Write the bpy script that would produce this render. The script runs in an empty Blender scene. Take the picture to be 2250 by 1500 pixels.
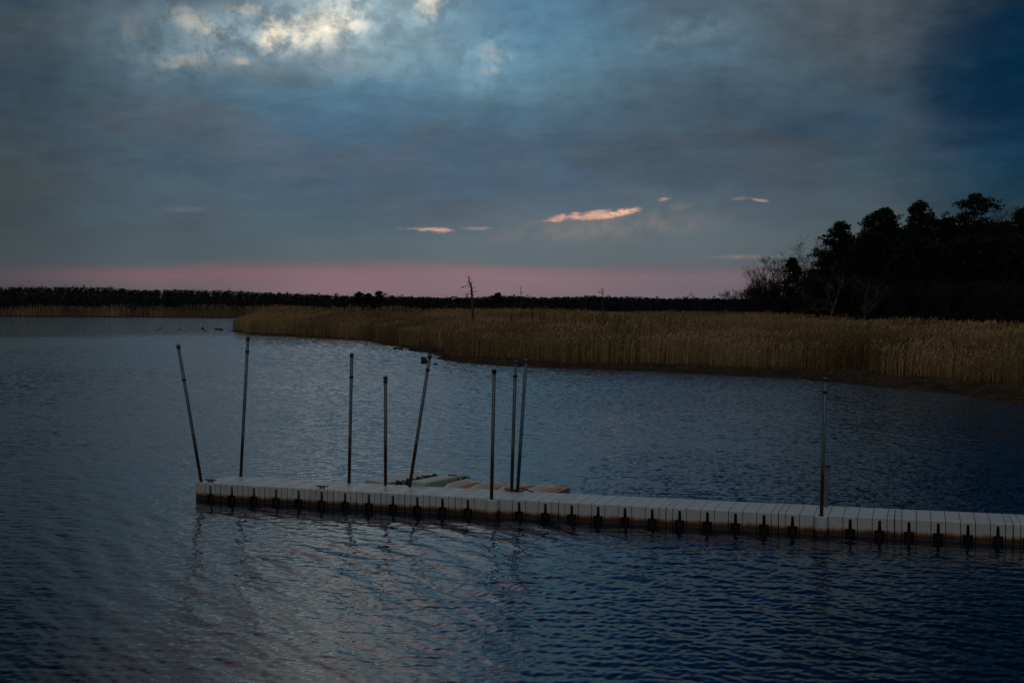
import bpy, bmesh, math, random
import numpy as np
from mathutils import Vector, Matrix

random.seed(7)
rng = np.random.default_rng(11)
SC = bpy.context.scene
COL = SC.collection

# ------------------------------------------------------------------ camera
F, YH, H = 2900.0, 657.0, 3.86          # focal length in photo pixels, horizon row, eye height
PITCH = math.atan((750 - YH) / F)
cam_d = bpy.data.cameras.new('camera')
cam_d.sensor_width = 36.0
cam_d.lens = F / 2250.0 * 36.0
cam_d.clip_start = 0.1
cam_d.clip_end = 20000
cam = bpy.data.objects.new('camera', cam_d)
COL.objects.link(cam)
cam.location = (0, 0, H)
cam.rotation_euler = (math.pi / 2 - PITCH, 0, 0)
SC.camera = cam


def ray(px, py):
    dx, dy = (px - 1125) / F, -(py - 750) / F
    c, s = math.cos(PITCH), math.sin(PITCH)
    return np.array([dx, c + dy * s, -s + dy * c])


def P(px, py, z=0.0):                     # photo pixel -> point on the level z
    d = ray(px, py)
    return d * ((z - H) / d[2]) + np.array([0, 0, H])


def PD(px, py, y):                        # photo pixel -> point at the distance y
    d = ray(px, py)
    return d * (y / d[1]) + np.array([0, 0, H])


# ------------------------------------------------------------------ helpers
def srgb(r, g, b):
    f = lambda v: (v / 12.92 if v <= 0.04045 else ((v + 0.055) / 1.055) ** 2.4)
    return (f(r / 255), f(g / 255), f(b / 255), 1.0)


def tag(o, label=None, cat=None, group=None, kind=None):
    if label: o['label'] = label
    if cat: o['category'] = cat
    if group: o['group'] = group
    if kind: o['kind'] = kind
    return o


def empty(name, loc=(0, 0, 0), rz=0.0):
    o = bpy.data.objects.new(name, None)
    COL.objects.link(o)
    o.location = loc
    o.rotation_euler = (0, 0, rz)
    o.empty_display_size = 0.2
    return o


class MB:
    """collects polygons and tubes, then links them as one mesh object"""
    def __init__(self):
        self.v, self.f, self.m = [], [], []

    def add(self, verts, faces, mi=0):
        b = len(self.v)
        self.v.extend([tuple(map(float, p)) for p in verts])
        for f in faces:
            self.f.append(tuple(b + i for i in f))
            self.m.append(mi)

    def box(self, x0, x1, y0, y1, z0, z1, mi=0):
        vs = [(x, y, z) for x in (x0, x1) for y in (y0, y1) for z in (z0, z1)]
        self.add(vs, [(0, 1, 3, 2), (4, 6, 7, 5), (0, 4, 5, 1), (2, 3, 7, 6), (0, 2, 6, 4), (1, 5, 7, 3)], mi)

    def tube(self, pts, rad, sides=8, mi=0, cap=True):
        pts = [Vector(p) for p in pts]
        n = len(pts)
        rings = []
        up = None
        for i, p in enumerate(pts):
            t = (pts[min(i + 1, n - 1)] - pts[max(i - 1, 0)])
            if t.length < 1e-9: t = Vector((0, 0, 1))
            t.normalize()
            if up is None:
                up = Vector((1, 0, 0)) if abs(t.x) < .8 else Vector((0, 1, 0))
            a = (up - t * up.dot(t)).normalized()
            up = a
            b = t.cross(a)
            r = rad[i] if hasattr(rad, '__len__') else rad
            rings.append([p + (a * math.cos(2 * math.pi * k / sides) + b * math.sin(2 * math.pi * k / sides)) * r for k in range(sides)])
        vs = [q for rg in rings for q in rg]
        fs = []
        for i in range(n - 1):
            for k in range(sides):
                k2 = (k + 1) % sides
                fs.append((i * sides + k, i * sides + k2, (i + 1) * sides + k2, (i + 1) * sides + k))
        if cap:
            fs.append(tuple(reversed(range(sides))))
            fs.append(tuple((n - 1) * sides + k for k in range(sides)))
        self.add(vs, fs, mi)

    def prism(self, prof, x0, x1, mi=0):
        """closed (y,z) outline extruded along x"""
        n = len(prof)
        vs = [(x0, y, z) for y, z in prof] + [(x1, y, z) for y, z in prof]
        fs = [(i, (i + 1) % n, n + (i + 1) % n, n + i) for i in range(n)]
        fs += [tuple(reversed(range(n))), tuple(range(n, 2 * n))]
        self.add(vs, fs, mi)

    def build(self, name, mat, parent=None, smooth=False, loc=None):
        me = bpy.data.meshes.new(name)
        me.from_pydata(self.v, [], self.f)
        mats = mat if isinstance(mat, (list, tuple)) else [mat]
        for m in mats: me.materials.append(m)
        if len(mats) > 1:
            me.polygons.foreach_set('material_index', self.m)
        bm = bmesh.new()
        bm.from_mesh(me)
        bmesh.ops.recalc_face_normals(bm, faces=bm.faces)
        bm.to_mesh(me)
        bm.free()
        if smooth:
            me.polygons.foreach_set('use_smooth', [True] * len(me.polygons))
        o = bpy.data.objects.new(name, me)
        COL.objects.link(o)
        if parent is not None: o.parent = parent
        if loc is not None: o.location = loc
        return o


def np_mesh(name, verts, faces, mat, parent=None, smooth=False, tint=None):
    """big mesh from numpy arrays; faces (n,3) or (n,4); tint = one value per vertex"""
    me = bpy.data.meshes.new(name)
    verts = np.asarray(verts, np.float32)
    faces = np.asarray(faces, np.int32)
    nf, k = faces.shape
    me.vertices.add(len(verts))
    me.vertices.foreach_set('co', verts.ravel())
    me.loops.add(nf * k)
    me.loops.foreach_set('vertex_index', faces.ravel())
    me.polygons.add(nf)
    me.polygons.foreach_set('loop_start', np.arange(0, nf * k, k, dtype=np.int32))
    me.polygons.foreach_set('loop_total', np.full(nf, k, np.int32))
    if smooth:
        me.polygons.foreach_set('use_smooth', np.ones(nf, bool))
    if tint is not None:
        a = me.attributes.new('tint', 'FLOAT', 'POINT')
        a.data.foreach_set('value', np.asarray(tint, np.float32))
    me.update()
    me.validate()
    me.materials.append(mat)
    o = bpy.data.objects.new(name, me)
    COL.objects.link(o)
    if parent is not None: o.parent = parent
    return o


def vnoise(x, y, seed=0):                 # smooth 2-D value noise 0..1
    def h(ix, iy):
        n = (ix * 374761393 + iy * 668265263 + seed * 974634777) & 0xffffffff
        n = ((n ^ (n >> 13)) * 1274126177) & 0xffffffff
        return ((n ^ (n >> 16)) & 0xffff) / 65535.0
    x = np.asarray(x, float); y = np.asarray(y, float)
    ix = np.floor(x).astype(np.int64); iy = np.floor(y).astype(np.int64)
    fx = x - ix; fy = y - iy
    fx = fx * fx * (3 - 2 * fx); fy = fy * fy * (3 - 2 * fy)
    return ((h(ix, iy) * (1 - fx) + h(ix + 1, iy) * fx) * (1 - fy)
            + (h(ix, iy + 1) * (1 - fx) + h(ix + 1, iy + 1) * fx) * fy)


def fbm(x, y, o=3, seed=0):
    s = 0; a = .5; t = 0
    for i in range(o):
        s = s + a * vnoise(x * 2 ** i, y * 2 ** i, seed + i); t += a; a *= .5
    return s / t


# ------------------------------------------------------------------ materials
class NT:
    def __init__(self, tree):
        self.t = tree

    def n(self, typ, **kw):
        nd = self.t.nodes.new(typ)
        for k, v in kw.items():
            if k.startswith('i_'):
                key = k[2:]
                key = int(key) if key.isdigit() else key
                self.put(nd, key, v)
            else:
                setattr(nd, k, v)
        return nd

    def put(self, nd, key, v):
        s = nd.inputs[key]
        if hasattr(v, 'is_output') or isinstance(v, bpy.types.NodeSocket):
            self.t.links.new(v, s)
        else:
            s.default_value = v

    def m(self, op, a, b=None, c=None):
        nd = self.t.nodes.new('ShaderNodeMath')
        nd.operation = op
        for i, v in enumerate((a, b, c)):
            if v is not None: self.put(nd, i, v)
        return nd.outputs[0]

    def mapr(self, v, a, b, c, d, smooth=True):
        nd = self.t.nodes.new('ShaderNodeMapRange')
        nd.interpolation_type = 'SMOOTHSTEP' if smooth else 'LINEAR'
        nd.clamp = True
        self.put(nd, 0, v)
        for i, q in enumerate((a, b, c, d)): self.put(nd, i + 1, q)
        return nd.outputs[0]

    def mix(self, f, a, b, mode='MIX'):
        nd = self.t.nodes.new('ShaderNodeMix')
        nd.data_type = 'RGBA'
        nd.blend_type = mode
        self.put(nd, 0, f); self.put(nd, 6, a); self.put(nd, 7, b)
        return nd.outputs[2]

    def noise(self, vec, scale, detail=3.0, rough=.5, dist=0.0):
        nd = self.n('ShaderNodeTexNoise', i_Scale=scale, i_Detail=detail, i_Roughness=rough, i_Distortion=dist)
        if vec is not None: self.put(nd, 'Vector', vec)
        return nd.outputs['Fac']

    def mapping(self, vec, scale=(1, 1, 1), loc=(0, 0, 0), rot=(0, 0, 0), typ='POINT'):
        nd = self.n('ShaderNodeMapping', vector_type=typ)
        self.put(nd, 'Vector', vec)
        self.put(nd, 'Location', loc); self.put(nd, 'Rotation', rot); self.put(nd, 'Scale', scale)
        return nd.outputs[0]


def material(name, rough=.7, spec=.5):
    m = bpy.data.materials.new(name)
    m.use_nodes = True
    t = NT(m.node_tree)
    b = m.node_tree.nodes['Principled BSDF']
    b.inputs['Roughness'].default_value = rough
    b.inputs['Specular IOR Level'].default_value = spec
    return m, t, b


def simple(name, c1, c2, scale=6.0, rough=.75, spec=.3, bump=.0, stretch=(1, 1, 1)):
    m, t, b = material(name, rough, spec)
    co = t.n('ShaderNodeTexCoord').outputs['Object']
    v = t.mapping(co, stretch)
    f = t.mapr(t.noise(v, scale, 5, .6), .3, .7, 0, 1)
    t.put(b, 'Base Color', t.mix(f, c1, c2))
    if bump:
        bp = t.n('ShaderNodeBump', i_Strength=bump, i_Distance=.02)
        t.put(bp, 'Height', t.noise(v, scale * 3, 4, .6))
        t.put(b, 'Normal', bp.outputs[0])
    return m


# plastic of the floating dock: pale grey, rust coloured tide stain above the waterline, scuffs on the deck
def dock_plastic():
    m, t, b = material('dock_plastic', .42, .45)
    co = t.n('ShaderNodeTexCoord').outputs['Object']
    geo = t.n('ShaderNodeNewGeometry').outputs['Position']
    z = t.n('ShaderNodeSeparateXYZ', i_0=geo).outputs[2]
    n1 = t.noise(t.mapping(geo, (3.0, 3.0, .6)), 1.6, 5, .6)
    n2 = t.noise(t.mapping(geo, (9.0, 9.0, 1.2)), 2.2, 4, .6)
    n3 = t.noise(geo, 9.0, 6, .7)
    zz = t.m('ADD', z, t.m('MULTIPLY', t.m('SUBTRACT', n1, .5), -.08))
    zz = t.m('ADD', zz, t.m('MULTIPLY', t.m('SUBTRACT', n2, .5), -.06))
    base = t.mix(t.mapr(n3, .3, .75, 0, 1), (.62, .63, .62, 1), (.53, .55, .545, 1))
    base = t.mix(t.mapr(t.noise(geo, 1.3, 3, .5), .35, .65, 0, .5), base, (.54, .55, .55, 1))
    rnd = t.n('ShaderNodeObjectInfo').outputs['Random']
    base = t.mix(1.0, base, t.n('ShaderNodeCombineXYZ', i_0=t.m('ADD', .93, t.m('MULTIPLY', rnd, .10)), i_1=t.m('ADD', .93, t.m('MULTIPLY', rnd, .10)), i_2=t.m('ADD', .93, t.m('MULTIPLY', rnd, .09))).outputs[0], 'MULTIPLY')
    base = t.mix(t.mapr(t.noise(geo, 5.5, 5, .75), .64, .74, 0, .55), base, (.80, .80, .78, 1))
    base = t.mix(t.mapr(t.noise(t.mapping(geo, (1, 1, .25)), 3.1, 6, .7), .56, .74, 0, .45), base, (.30, .29, .25, 1))
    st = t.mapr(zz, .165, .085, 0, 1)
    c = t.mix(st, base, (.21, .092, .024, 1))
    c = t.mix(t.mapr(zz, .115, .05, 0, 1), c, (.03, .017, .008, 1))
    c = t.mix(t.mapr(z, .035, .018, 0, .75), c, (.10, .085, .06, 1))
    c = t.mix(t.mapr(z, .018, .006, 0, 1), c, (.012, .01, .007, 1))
    t.put(b, 'Base Color', c)
    bp = t.n('ShaderNodeBump', i_Strength=.12, i_Distance=.01)
    t.put(bp, 'Height', t.noise(geo, 60, 3, .6))
    t.put(b, 'Normal', bp.outputs[0])
    return m


M = {}
M['dock'] = dock_plastic()
M['dark'] = simple('shaded_stained_recess', (.018, .012, .007, 1), (.035, .021, .010, 1), 14, .8, .2)  # stain brown, with the pockets' shadow put into the colour
M['black'] = simple('black_rubber', (.012, .012, .013, 1), (.022, .021, .02, 1), 20, .6, .3)
M['hole'] = simple('screw_hole', (.06, .06, .06, 1), (.10, .10, .10, 1), 20, .8, .2)


def pole_metal():
    m, t, b = material('galvanised_pole', .5, .5)
    geo = t.n('ShaderNodeNewGeometry').outputs['Position']
    z = t.n('ShaderNodeSeparateXYZ', i_0=geo).outputs[2]
    n = t.noise(t.mapping(geo, (1, 1, .8)), 7.0, 5, .65)
    n2 = t.noise(t.mapping(geo, (8, 8, .5)), 5.0, 5, .65)
    base = t.mix(t.mapr(n2, .3, .7, 0, 1), (.17, .205, .225, 1), (.09, .115, .13, 1))
    zz = t.m('ADD', z, t.m('MULTIPLY', t.m('SUBTRACT', n, .5), .7))
    f = t.mapr(zz, 1.30, .95, 0, 1)
    rust = t.mix(t.mapr(n2, .35, .65, 0, 1), (.020, .010, .007, 1), (.045, .019, .010, 1))
    t.put(b, 'Base Color', t.mix(f, base, rust))
    t.put(b, 'Metallic', t.m('MULTIPLY', t.m('SUBTRACT', 1.0, f), .35))
    t.put(b, 'Roughness', t.m('ADD', .42, t.m('MULTIPLY', f, .4)))
    return m


M['pole'] = pole_metal()
M['post'] = simple('grey_post', (.16, .18, .18, 1), (.09, .10, .105, 1), 9, .6, .4, stretch=(4, 4, .6))
M['cap'] = simple('pole_cap', (.19, .22, .235, 1), (.12, .145, .155, 1), 20, .5, .4)


def port_plastic(name, pale, stain, low, hi, amt):
    m, t, b = material(name, .5, .4)
    geo = t.n('ShaderNodeNewGeometry').outputs['Position']
    z = t.n('ShaderNodeSeparateXYZ', i_0=geo).outputs[2]
    n = t.noise(t.mapping(geo, (1, 1, 1)), 3.2, 6, .65)
    n2 = t.noise(geo, 14, 5, .7)
    zz = t.m('ADD', z, t.m('MULTIPLY', t.m('SUBTRACT', n, .5), -.22))
    f = t.m('MULTIPLY', t.mapr(zz, hi, low, 0, 1), t.mapr(n2, .2, .6, amt, 1))
    c = t.mix(t.mapr(n2, .35, .7, 0, .6), pale, tuple(.82 * q for q in pale[:3]) + (1,))
    t.put(b, 'Base Color', t.mix(f, c, stain))
    return m


M['port'] = port_plastic('port_plastic', (.55, .55, .50, 1), (.16, .085, .03, 1), .04, .16, .6)
M['ridge'] = port_plastic('float_plastic', (.66, .62, .52, 1), (.46, .215, .085, 1), .16, .33, .55)
M['orange'] = port_plastic('stained_float_deck', (.50, .29, .17, 1), (.44, .18, .06, 1), .20, .50, .5)
M['bark'] = simple('dark_bark', (.022, .018, .016, 1), (.042, .035, .031, 1), 3, .9, .1, stretch=(3, 3, .5))
M['greybark'] = simple('grey_bark', (.024, .021, .020, 1), (.045, .040, .037, 1), 3, .9, .1, stretch=(3, 3, .5))
M['palebark'] = simple('pale_bark', (.075, .07, .062, 1), (.14, .13, .118, 1), 4, .85, .1, stretch=(2, 2, .6))
M['deadwood'] = simple('weathered_dead_wood', (.055, .05, .047, 1), (.11, .10, .09, 1), 5, .9, .1, stretch=(4, 4, .4))
M['mudwood'] = simple('wet_dark_wood', (.012, .009, .007, 1), (.03, .022, .016, 1), 8, .6, .3, .4)


def foliage(name, a, bcol):
    m, t, b = material(name, .8, .15)
    at = t.n('ShaderNodeAttribute', attribute_name='tint').outputs['Fac']
    t.put(b, 'Base Color', t.mix(at, a, bcol))
    return m


M['pine'] = foliage('pine_needles', (.011, .020, .009, 1), (.028, .042, .016, 1))
M['cedar'] = foliage('cedar_needles', (.010, .018, .009, 1), (.026, .038, .015, 1))
M['farwood'] = foliage('far_wood_foliage', (.020, .028, .022, 1), (.055, .060, .042, 1))
M['fartwig'] = foliage('far_wood_twigs', (.045, .04, .038, 1), (.09, .078, .07, 1))
M['reed'] = foliage('dry_reed', (.15, .095, .042, 1), (.60, .42, .205, 1))
M['litter'] = foliage('fallen_reed', (.06, .035, .015, 1), (.20, .13, .06, 1))


def mud():
    m, t, b = material('marsh_mud', .95, .08)
    geo = t.n('ShaderNodeNewGeometry').outputs['Position']
    n = t.noise(geo, .9, 7, .65)
    n2 = t.noise(geo, 7, 5, .65)
    c = t.mix(t.mapr(n, .35, .68, 0, 1), (.022, .014, .008, 1), (.060, .038, .020, 1))
    c = t.mix(t.mapr(n2, .5, .75, 0, .7), c, (.09, .058, .028, 1))
    t.put(b, 'Base Color', c)
    bp = t.n('ShaderNodeBump', i_Strength=.8, i_Distance=.08)
    t.put(bp, 'Height', t.noise(geo, 5, 6, .65))
    t.put(b, 'Normal', bp.outputs[0])
    return m


M['mud'] = mud()


def water_mat():
    m, t, b = material('estuary_water', .035, .5)
    b.inputs['IOR'].default_value = 1.333
    b.inputs['Base Color'].default_value = (.0019, .0095, .022, 1)
    geo = t.n('ShaderNodeNewGeometry').outputs['Position']
    cd = t.n('ShaderNodeCameraData')
    # fine ripples the mesh cannot carry: the surface tilts by small random slopes
    y = t.n('ShaderNodeSeparateXYZ', i_0=geo).outputs[1]
    def slopes(vec, scale, det):
        nd = t.n('ShaderNodeTexNoise', i_Scale=scale, i_Detail=det, i_Roughness=.6)
        t.put(nd, 'Vector', vec)
        return t.n('ShaderNodeVectorMath', operation='SUBTRACT', i_0=nd.outputs['Color'], i_1=(.5, .5, .5)).outputs[0]
    sA = slopes(t.mapping(geo, (.6, 1.5, 1), rot=(0, 0, math.radians(12))), 2.2, 4)
    sB = slopes(t.mapping(geo, (.5, 1.2, 1), rot=(0, 0, math.radians(-10))), 14.0, 2)
    gust = t.mapr(t.noise(t.mapping(geo, (.03, .10, 1)), 1.0, 4, .55), .32, .68, .65, 1.25)
    amp = t.m('MULTIPLY', t.m('MULTIPLY', gust, t.mapr(y, 15, 60, WN, WF)), t.mapr(y, 110, 270, 1.0, 1.7))
    sl = t.n('ShaderNodeVectorMath', operation='ADD', i_0=t.n('ShaderNodeVectorMath', operation='SCALE', i_0=sA, i_3=.40).outputs[0], i_1=t.n('ShaderNodeVectorMath', operation='SCALE', i_0=sB, i_3=1.25).outputs[0]).outputs[0]
    sl = t.n('ShaderNodeVectorMath', operation='SCALE', i_0=sl, i_3=amp).outputs[0]
    sl = t.n('ShaderNodeVectorMath', operation='MULTIPLY', i_0=sl, i_1=(1, 1, 0)).outputs[0]
    nrm = t.n('ShaderNodeNewGeometry').outputs['Normal']
    nrm = t.n('ShaderNodeVectorMath', operation='NORMALIZE', i_0=t.n('ShaderNodeVectorMath', operation='ADD', i_0=nrm, i_1=sl).outputs[0]).outputs[0]
    t.put(b, 'Normal', nrm)
    return m


WN, WF = .16, .55                        # ripple slopes near and far
M['water'] = water_mat()


# ------------------------------------------------------------------ sky (world) and sun
def make_world():
    w = bpy.data.worlds.new('World')
    SC.world = w
    w.use_nodes = True
    nt = w.node_tree
    nt.nodes.clear()
    t = NT(nt)
    d = t.n('ShaderNodeTexCoord').outputs['Generated']
    sp = t.n('ShaderNodeSeparateXYZ', i_0=d)
    x, y, z = sp.outputs
    yy = t.m('MAXIMUM', y, .06)
    # direction expressed as (east, up) on a sheet 100 units away: u from -40..40 in the view, v 0..23
    u = t.m('MULTIPLY', t.m('DIVIDE', x, yy), 100.0)
    hyp = t.m('SQRT', t.m('ADD', t.m('MULTIPLY', x, x), t.m('MULTIPLY', yy, yy)))
    el = t.m('MULTIPLY', t.m('ARCTAN2', t.m('MAXIMUM', z, 0.0), hyp), 180 / math.pi)
    u = t.m('MINIMUM', t.m('MAXIMUM', u, -80.0), 80.0)
    uv = t.n('ShaderNodeCombineXYZ', i_0=u, i_1=el).outputs[0]

    def streak(su, sv, det, seed, dist=.0, rough=.55, rot=-.05):
        return t.noise(t.mapping(uv, (su, sv, 1), (seed * 7.3, seed * 3.1, seed), (0, 0, rot)), 1.0, det, rough, dist)

    wu = t.m('SUBTRACT', streak(.06, .22, 5, 1), .5)
    wv = t.m('SUBTRACT', streak(.05, .24, 5, 2), .5)
    grow = t.mapr(el, .3, 5, .06, 1)
    uw = t.m('ADD', u, t.m('MULTIPLY', t.m('MULTIPLY', wu, 14.0), grow))
    ew = t.m('ADD', el, t.m('MULTIPLY', t.m('MULTIPLY', wv, 4.0), grow))
    tt = t.m('DIVIDE', ew, 32.0)

    def e2(py): return math.degrees(math.atan((YH - py) / F))
    rows = [e2(655), e2(640), e2(605), e2(588), e2(573), e2(500), e2(400), e2(300), e2(200), e2(100), e2(0), 16, 20, 25, 31]
    C = {
        0: [(80, 80, 88), (82, 82, 90), (96, 86, 92), (84, 84, 90), (76, 85, 91), (68, 82, 88), (74, 84, 89), (66, 83, 93), (60, 82, 96), (72, 86, 94), (54, 76, 92), (26, 40, 53), (15, 25, 36), (9, 15, 22), (6, 10, 15)],
        375: [(100, 92, 102), (106, 97, 107), (128, 102, 108), (112, 100, 106), (86, 99, 106), (78, 97, 108), (76, 96, 112), (76, 97, 112), (84, 108, 125), (96, 120, 134), (80, 94, 106), (104, 108, 116), (112, 111, 119), (88, 88, 96), (54, 58, 66)],
        750: [(122, 104, 114), (132, 108, 117), (134, 105, 112), (118, 101, 108), (92, 103, 110), (80, 100, 112), (76, 96, 115), (76, 104, 127), (90, 126, 149), (122, 148, 160), (128, 155, 168), (185, 184, 185), (196, 190, 193), (172, 168, 174), (118, 118, 128)],
        1125: [(120, 104, 112), (128, 108, 115), (138, 110, 117), (130, 107, 114), (98, 108, 114), (92, 106, 114), (72, 92, 110), (73, 99, 121), (98, 133, 151), (94, 134, 157), (82, 120, 146), (104, 134, 158), (62, 104, 142), (32, 74, 116), (20, 54, 92)],
        1500: [(112, 102, 111), (114, 103, 111), (120, 104, 111), (104, 101, 108), (94, 104, 110), (92, 106, 112), (70, 88, 104), (70, 90, 107), (74, 94, 109), (80, 106, 123), (76, 96, 112), (24, 66, 108), (9, 55, 102), (6, 44, 86), (4, 32, 64)],
        1875: [(98, 93, 102), (100, 94, 102), (102, 94, 100), (86, 90, 96), (80, 89, 95), (78, 92, 98), (66, 83, 94), (56, 79, 98), (62, 82, 96), (78, 89, 97), (80, 91, 98), (12, 44, 74), (6, 36, 66), (3, 24, 46), (2, 15, 30)],
        2250: [(55, 66, 75), (55, 66, 75), (52, 64, 73), (46, 60, 70), (42, 58, 68), (36, 56, 68), (28, 60, 80), (20, 56, 82), (16, 50, 76), (16, 46, 70), (18, 40, 58), (3, 27, 48), (2, 20, 38), (1, 12, 25), (1, 8, 17)],
    }
    acc = None
    for px, cols in C.items():
        uc = (px - 1125) / F * 100
        wgt = t.mapr(t.m('ABSOLUTE', t.m('SUBTRACT', uw, uc)), 375 / F * 100, 0, 0, 1)
        if px == 0: wgt = t.m('MAXIMUM', wgt, t.m('LESS_THAN', uw, uc))
        if px == 2250: wgt = t.m('MAXIMUM', wgt, t.m('GREATER_THAN', uw, uc))
        rp = t.n('ShaderNodeValToRGB')
        cr = rp.color_ramp
        cr.interpolation = 'LINEAR'
        for i, (e, c) in enumerate(zip(rows, cols)):
            p = e / 32.0
            s = cr.elements[0] if i == 0 else (cr.elements[1] if i == 1 else cr.elements.new(p))
            s.position = p
            k = ({0: .90, 375: .95}.get(px, .99)) if e < 13 else 1.0  # left columns dimmed, edge vignette put into the sky colour
            s.color = srgb(c[0] * k, c[1] * k, c[2] * k)
        t.put(rp, 0, tt)
        sc = t.n('ShaderNodeVectorMath', operation='SCALE', i_0=rp.outputs[0], i_3=wgt).outputs[0]
        acc = sc if acc is None else t.n('ShaderNodeVectorMath', operation='ADD', i_0=acc, i_1=sc).outputs[0]
    # cloud texture: soft streaks, light and dark
    up = t.mapr(el, 1.0, 6.0, .25, 1)
    s1 = streak(.07, .50, 7, 3, .5, .62, -.10)
    s2 = streak(.035, .16, 4, 4, .4, .5, -.16)
    s3 = streak(.22, 1.25, 7, 5, .4, .64, -.08)
    mod = t.m('ADD', t.m('MULTIPLY', t.m('SUBTRACT', s1, .5), .60), t.m('MULTIPLY', t.m('SUBTRACT', s2, .5), .6))
    mod = t.m('ADD', mod, t.m('MULTIPLY', t.m('SUBTRACT', s3, .5), .42))
    thin = t.noise(t.mapping(uv, (.38, 2.3, 1), (9.1, 2.2, 0), (0, 0, .06)), 1.0, 7, .62, .3)
    mod = t.m('ADD', mod, t.m('MULTIPLY', t.m('SUBTRACT', thin, .5), .26))
    puff = t.noise(t.mapping(uv, (.42, .85, 1), (3.1, 7.7, 0), (0, 0, .15)), 1.0, 7, .60, .35)
    mod = t.m('ADD', mod, t.m('MULTIPLY', t.m('SUBTRACT', puff, .5), t.mapr(el, 5.5, 10, .0, .55)))
    mod = t.m('ADD', 1.0, t.m('MULTIPLY', mod, up))
    sky = t.n('ShaderNodeVectorMath', operation='SCALE', i_0=acc, i_3=mod).outputs[0]
    # thin greyer veils
    veil = t.m('MULTIPLY', t.mapr(streak(.07, .30, 5, 6, .5), .48, .70, 0, .35), up)
    lum = t.n('ShaderNodeRGBToBW', i_0=sky).outputs[0]
    grey = t.n('ShaderNodeVectorMath', operation='SCALE', i_0=(1.01, .99, 1.0), i_3=lum).outputs[0]
    sky = t.mix(veil, sky, grey)

    # breaks in the cloud that still catch the light: (px, py, half width, half height, turn, gain, colour)
    cream, ros, sil = (1.0, .66, .33, 1), (1.0, .42, .21, 1), (.62, .62, .56, 1)
    pale = (.17, .22, .225, 1)
    breaks = [
        (720, 55, 330, 120, 8, 1.0, pale), (490, 110, 320, 95, 14, .75, pale), (420, 60, 170, 55, -10, .4, pale), (960, 20, 130, 60, 40, .6, pale), (1070, 140, 130, 90, 60, .55, pale),
        (1500, 80, 170, 50, 12, .35, pale), (860, 150, 240, 60, 10, .35, pale),
        (705, 62, 190, 70, 22, .92, cream), (604, 88, 76, 54, 40, 1.0, cream), (765, 66, 95, 34, 0, .75, cream), (720, 100, 130, 40, 0, .35, cream),
        (948, 12, 70, 56, 60, .95, cream), (548, 38, 90, 20, 0, .42, cream), (430, 68, 100, 38, -18, .42, cream),
        (405, 153, 100, 24, 14, .28, cream), (536, 150, 34, 14, 0, .36, cream), (1085, 124, 62, 36, -20, .28, cream),
        (1085, 158, 50, 18, 0, .25, cream), (300, 95, 60, 60, 60, .12, cream),
        (962, 507, 52, 8, 0, .95, ros), (915, 503, 50, 5, 0, .3, ros), (1290, 475, 125, 13, 5, .95, ros),
        (1375, 465, 64, 9, 8, .8, ros), (1455, 440, 24, 6, 4, .6, ros), (1668, 444, 24, 5, -8, .45, ros), (1625, 440, 34, 6, 4, .18, ros),
        (1045, 502, 50, 5, 0, .28, ros), (1480, 458, 60, 12, 6, .12, ros),
        (1330, 500, 380, 46, 4, .10, ros), (1640, 566, 120, 8, 0, .14, ros), (410, 466, 60, 10, 0, .5, pale),
    ]
    kx, ky = 100 / F, math.degrees(1 / F)

    def blob(px, py, a, b_, rot, src=None):
        q = t.n('ShaderNodeVectorMath', operation='SUBTRACT', i_0=src or uv, i_1=((px - 1125) / F * 100, e2(py), 0)).outputs[0]
        q = t.n('ShaderNodeVectorMath', operation='MULTIPLY', i_0=q, i_1=(1 / kx, 1 / ky, 1)).outputs[0]
        if rot: q = t.mapping(q, rot=(0, 0, -math.radians(rot)))
        q = t.n('ShaderNodeVectorMath', operation='MULTIPLY', i_0=q, i_1=(1 / a, 1 / b_, 1)).outputs[0]
        return t.m('SUBTRACT', 1.0, t.n('ShaderNodeVectorMath', operation='LENGTH', i_0=q).outputs['Value'])

    fine = t.noise(t.mapping(uv, (1.05, 2.0, 1), (1.7, 4.4, 0), (0, 0, .2)), 1.0, 7, .68, .3)
    core = t.m('ADD', t.m('MULTIPLY', puff, .50), t.m('MULTIPLY', fine, .50))
    soft = t.mapr(t.m('ADD', t.m('MULTIPLY', puff, .65), t.m('MULTIPLY', fine, .35)), .38, .60, .12, 1)
    for px, py, a, b_, rot, g, c in breaks:
        k = blob(px, py, a, b_, rot)
        if c is pale or g < .24 and c is ros:
            mk = t.m('MULTIPLY', t.mapr(k, 0, .9, 0, 1), soft)
            gain = g * (.72 if c is pale else .75)
        elif c is cream:
            e = t.m('ADD', t.m('MULTIPLY', k, .26), core)
            mk = t.m('MULTIPLY', t.m('ADD', t.mapr(e, .50, .82, 0, .92), t.mapr(k, 0, 1, 0, .14)), t.mapr(k, 0, .75, 0, 1))
            gain = g * .50
        else:
            e = t.m('ADD', t.m('MULTIPLY', k, .15), t.m('ADD', t.m('MULTIPLY', thin, .72), t.m('MULTIPLY', fine, .33)))
            mk = t.m('MULTIPLY', t.m('ADD', t.mapr(e, .52, .70, 0, .95), t.mapr(k, 0, 1, 0, .07)), t.mapr(k, 0, .35, 0, 1))
            gain = g * .60
        sky = t.n('ShaderNodeVectorMath', operation='ADD', i_0=sky,
                  i_1=t.n('ShaderNodeVectorMath', operation='SCALE', i_0=c[:3], i_3=t.m('MULTIPLY', mk, gain)).outputs[0]).outputs[0]
    # dark blue openings at the upper right, with corner vignette put into their colour
    warp = t.n('ShaderNodeVectorMath', operation='ADD', i_0=uv, i_1=t.n('ShaderNodeCombineXYZ', i_0=t.m('MULTIPLY', wu, 6.0), i_1=t.m('MULTIPLY', wv, 2.6)).outputs[0]).outputs[0]
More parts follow.
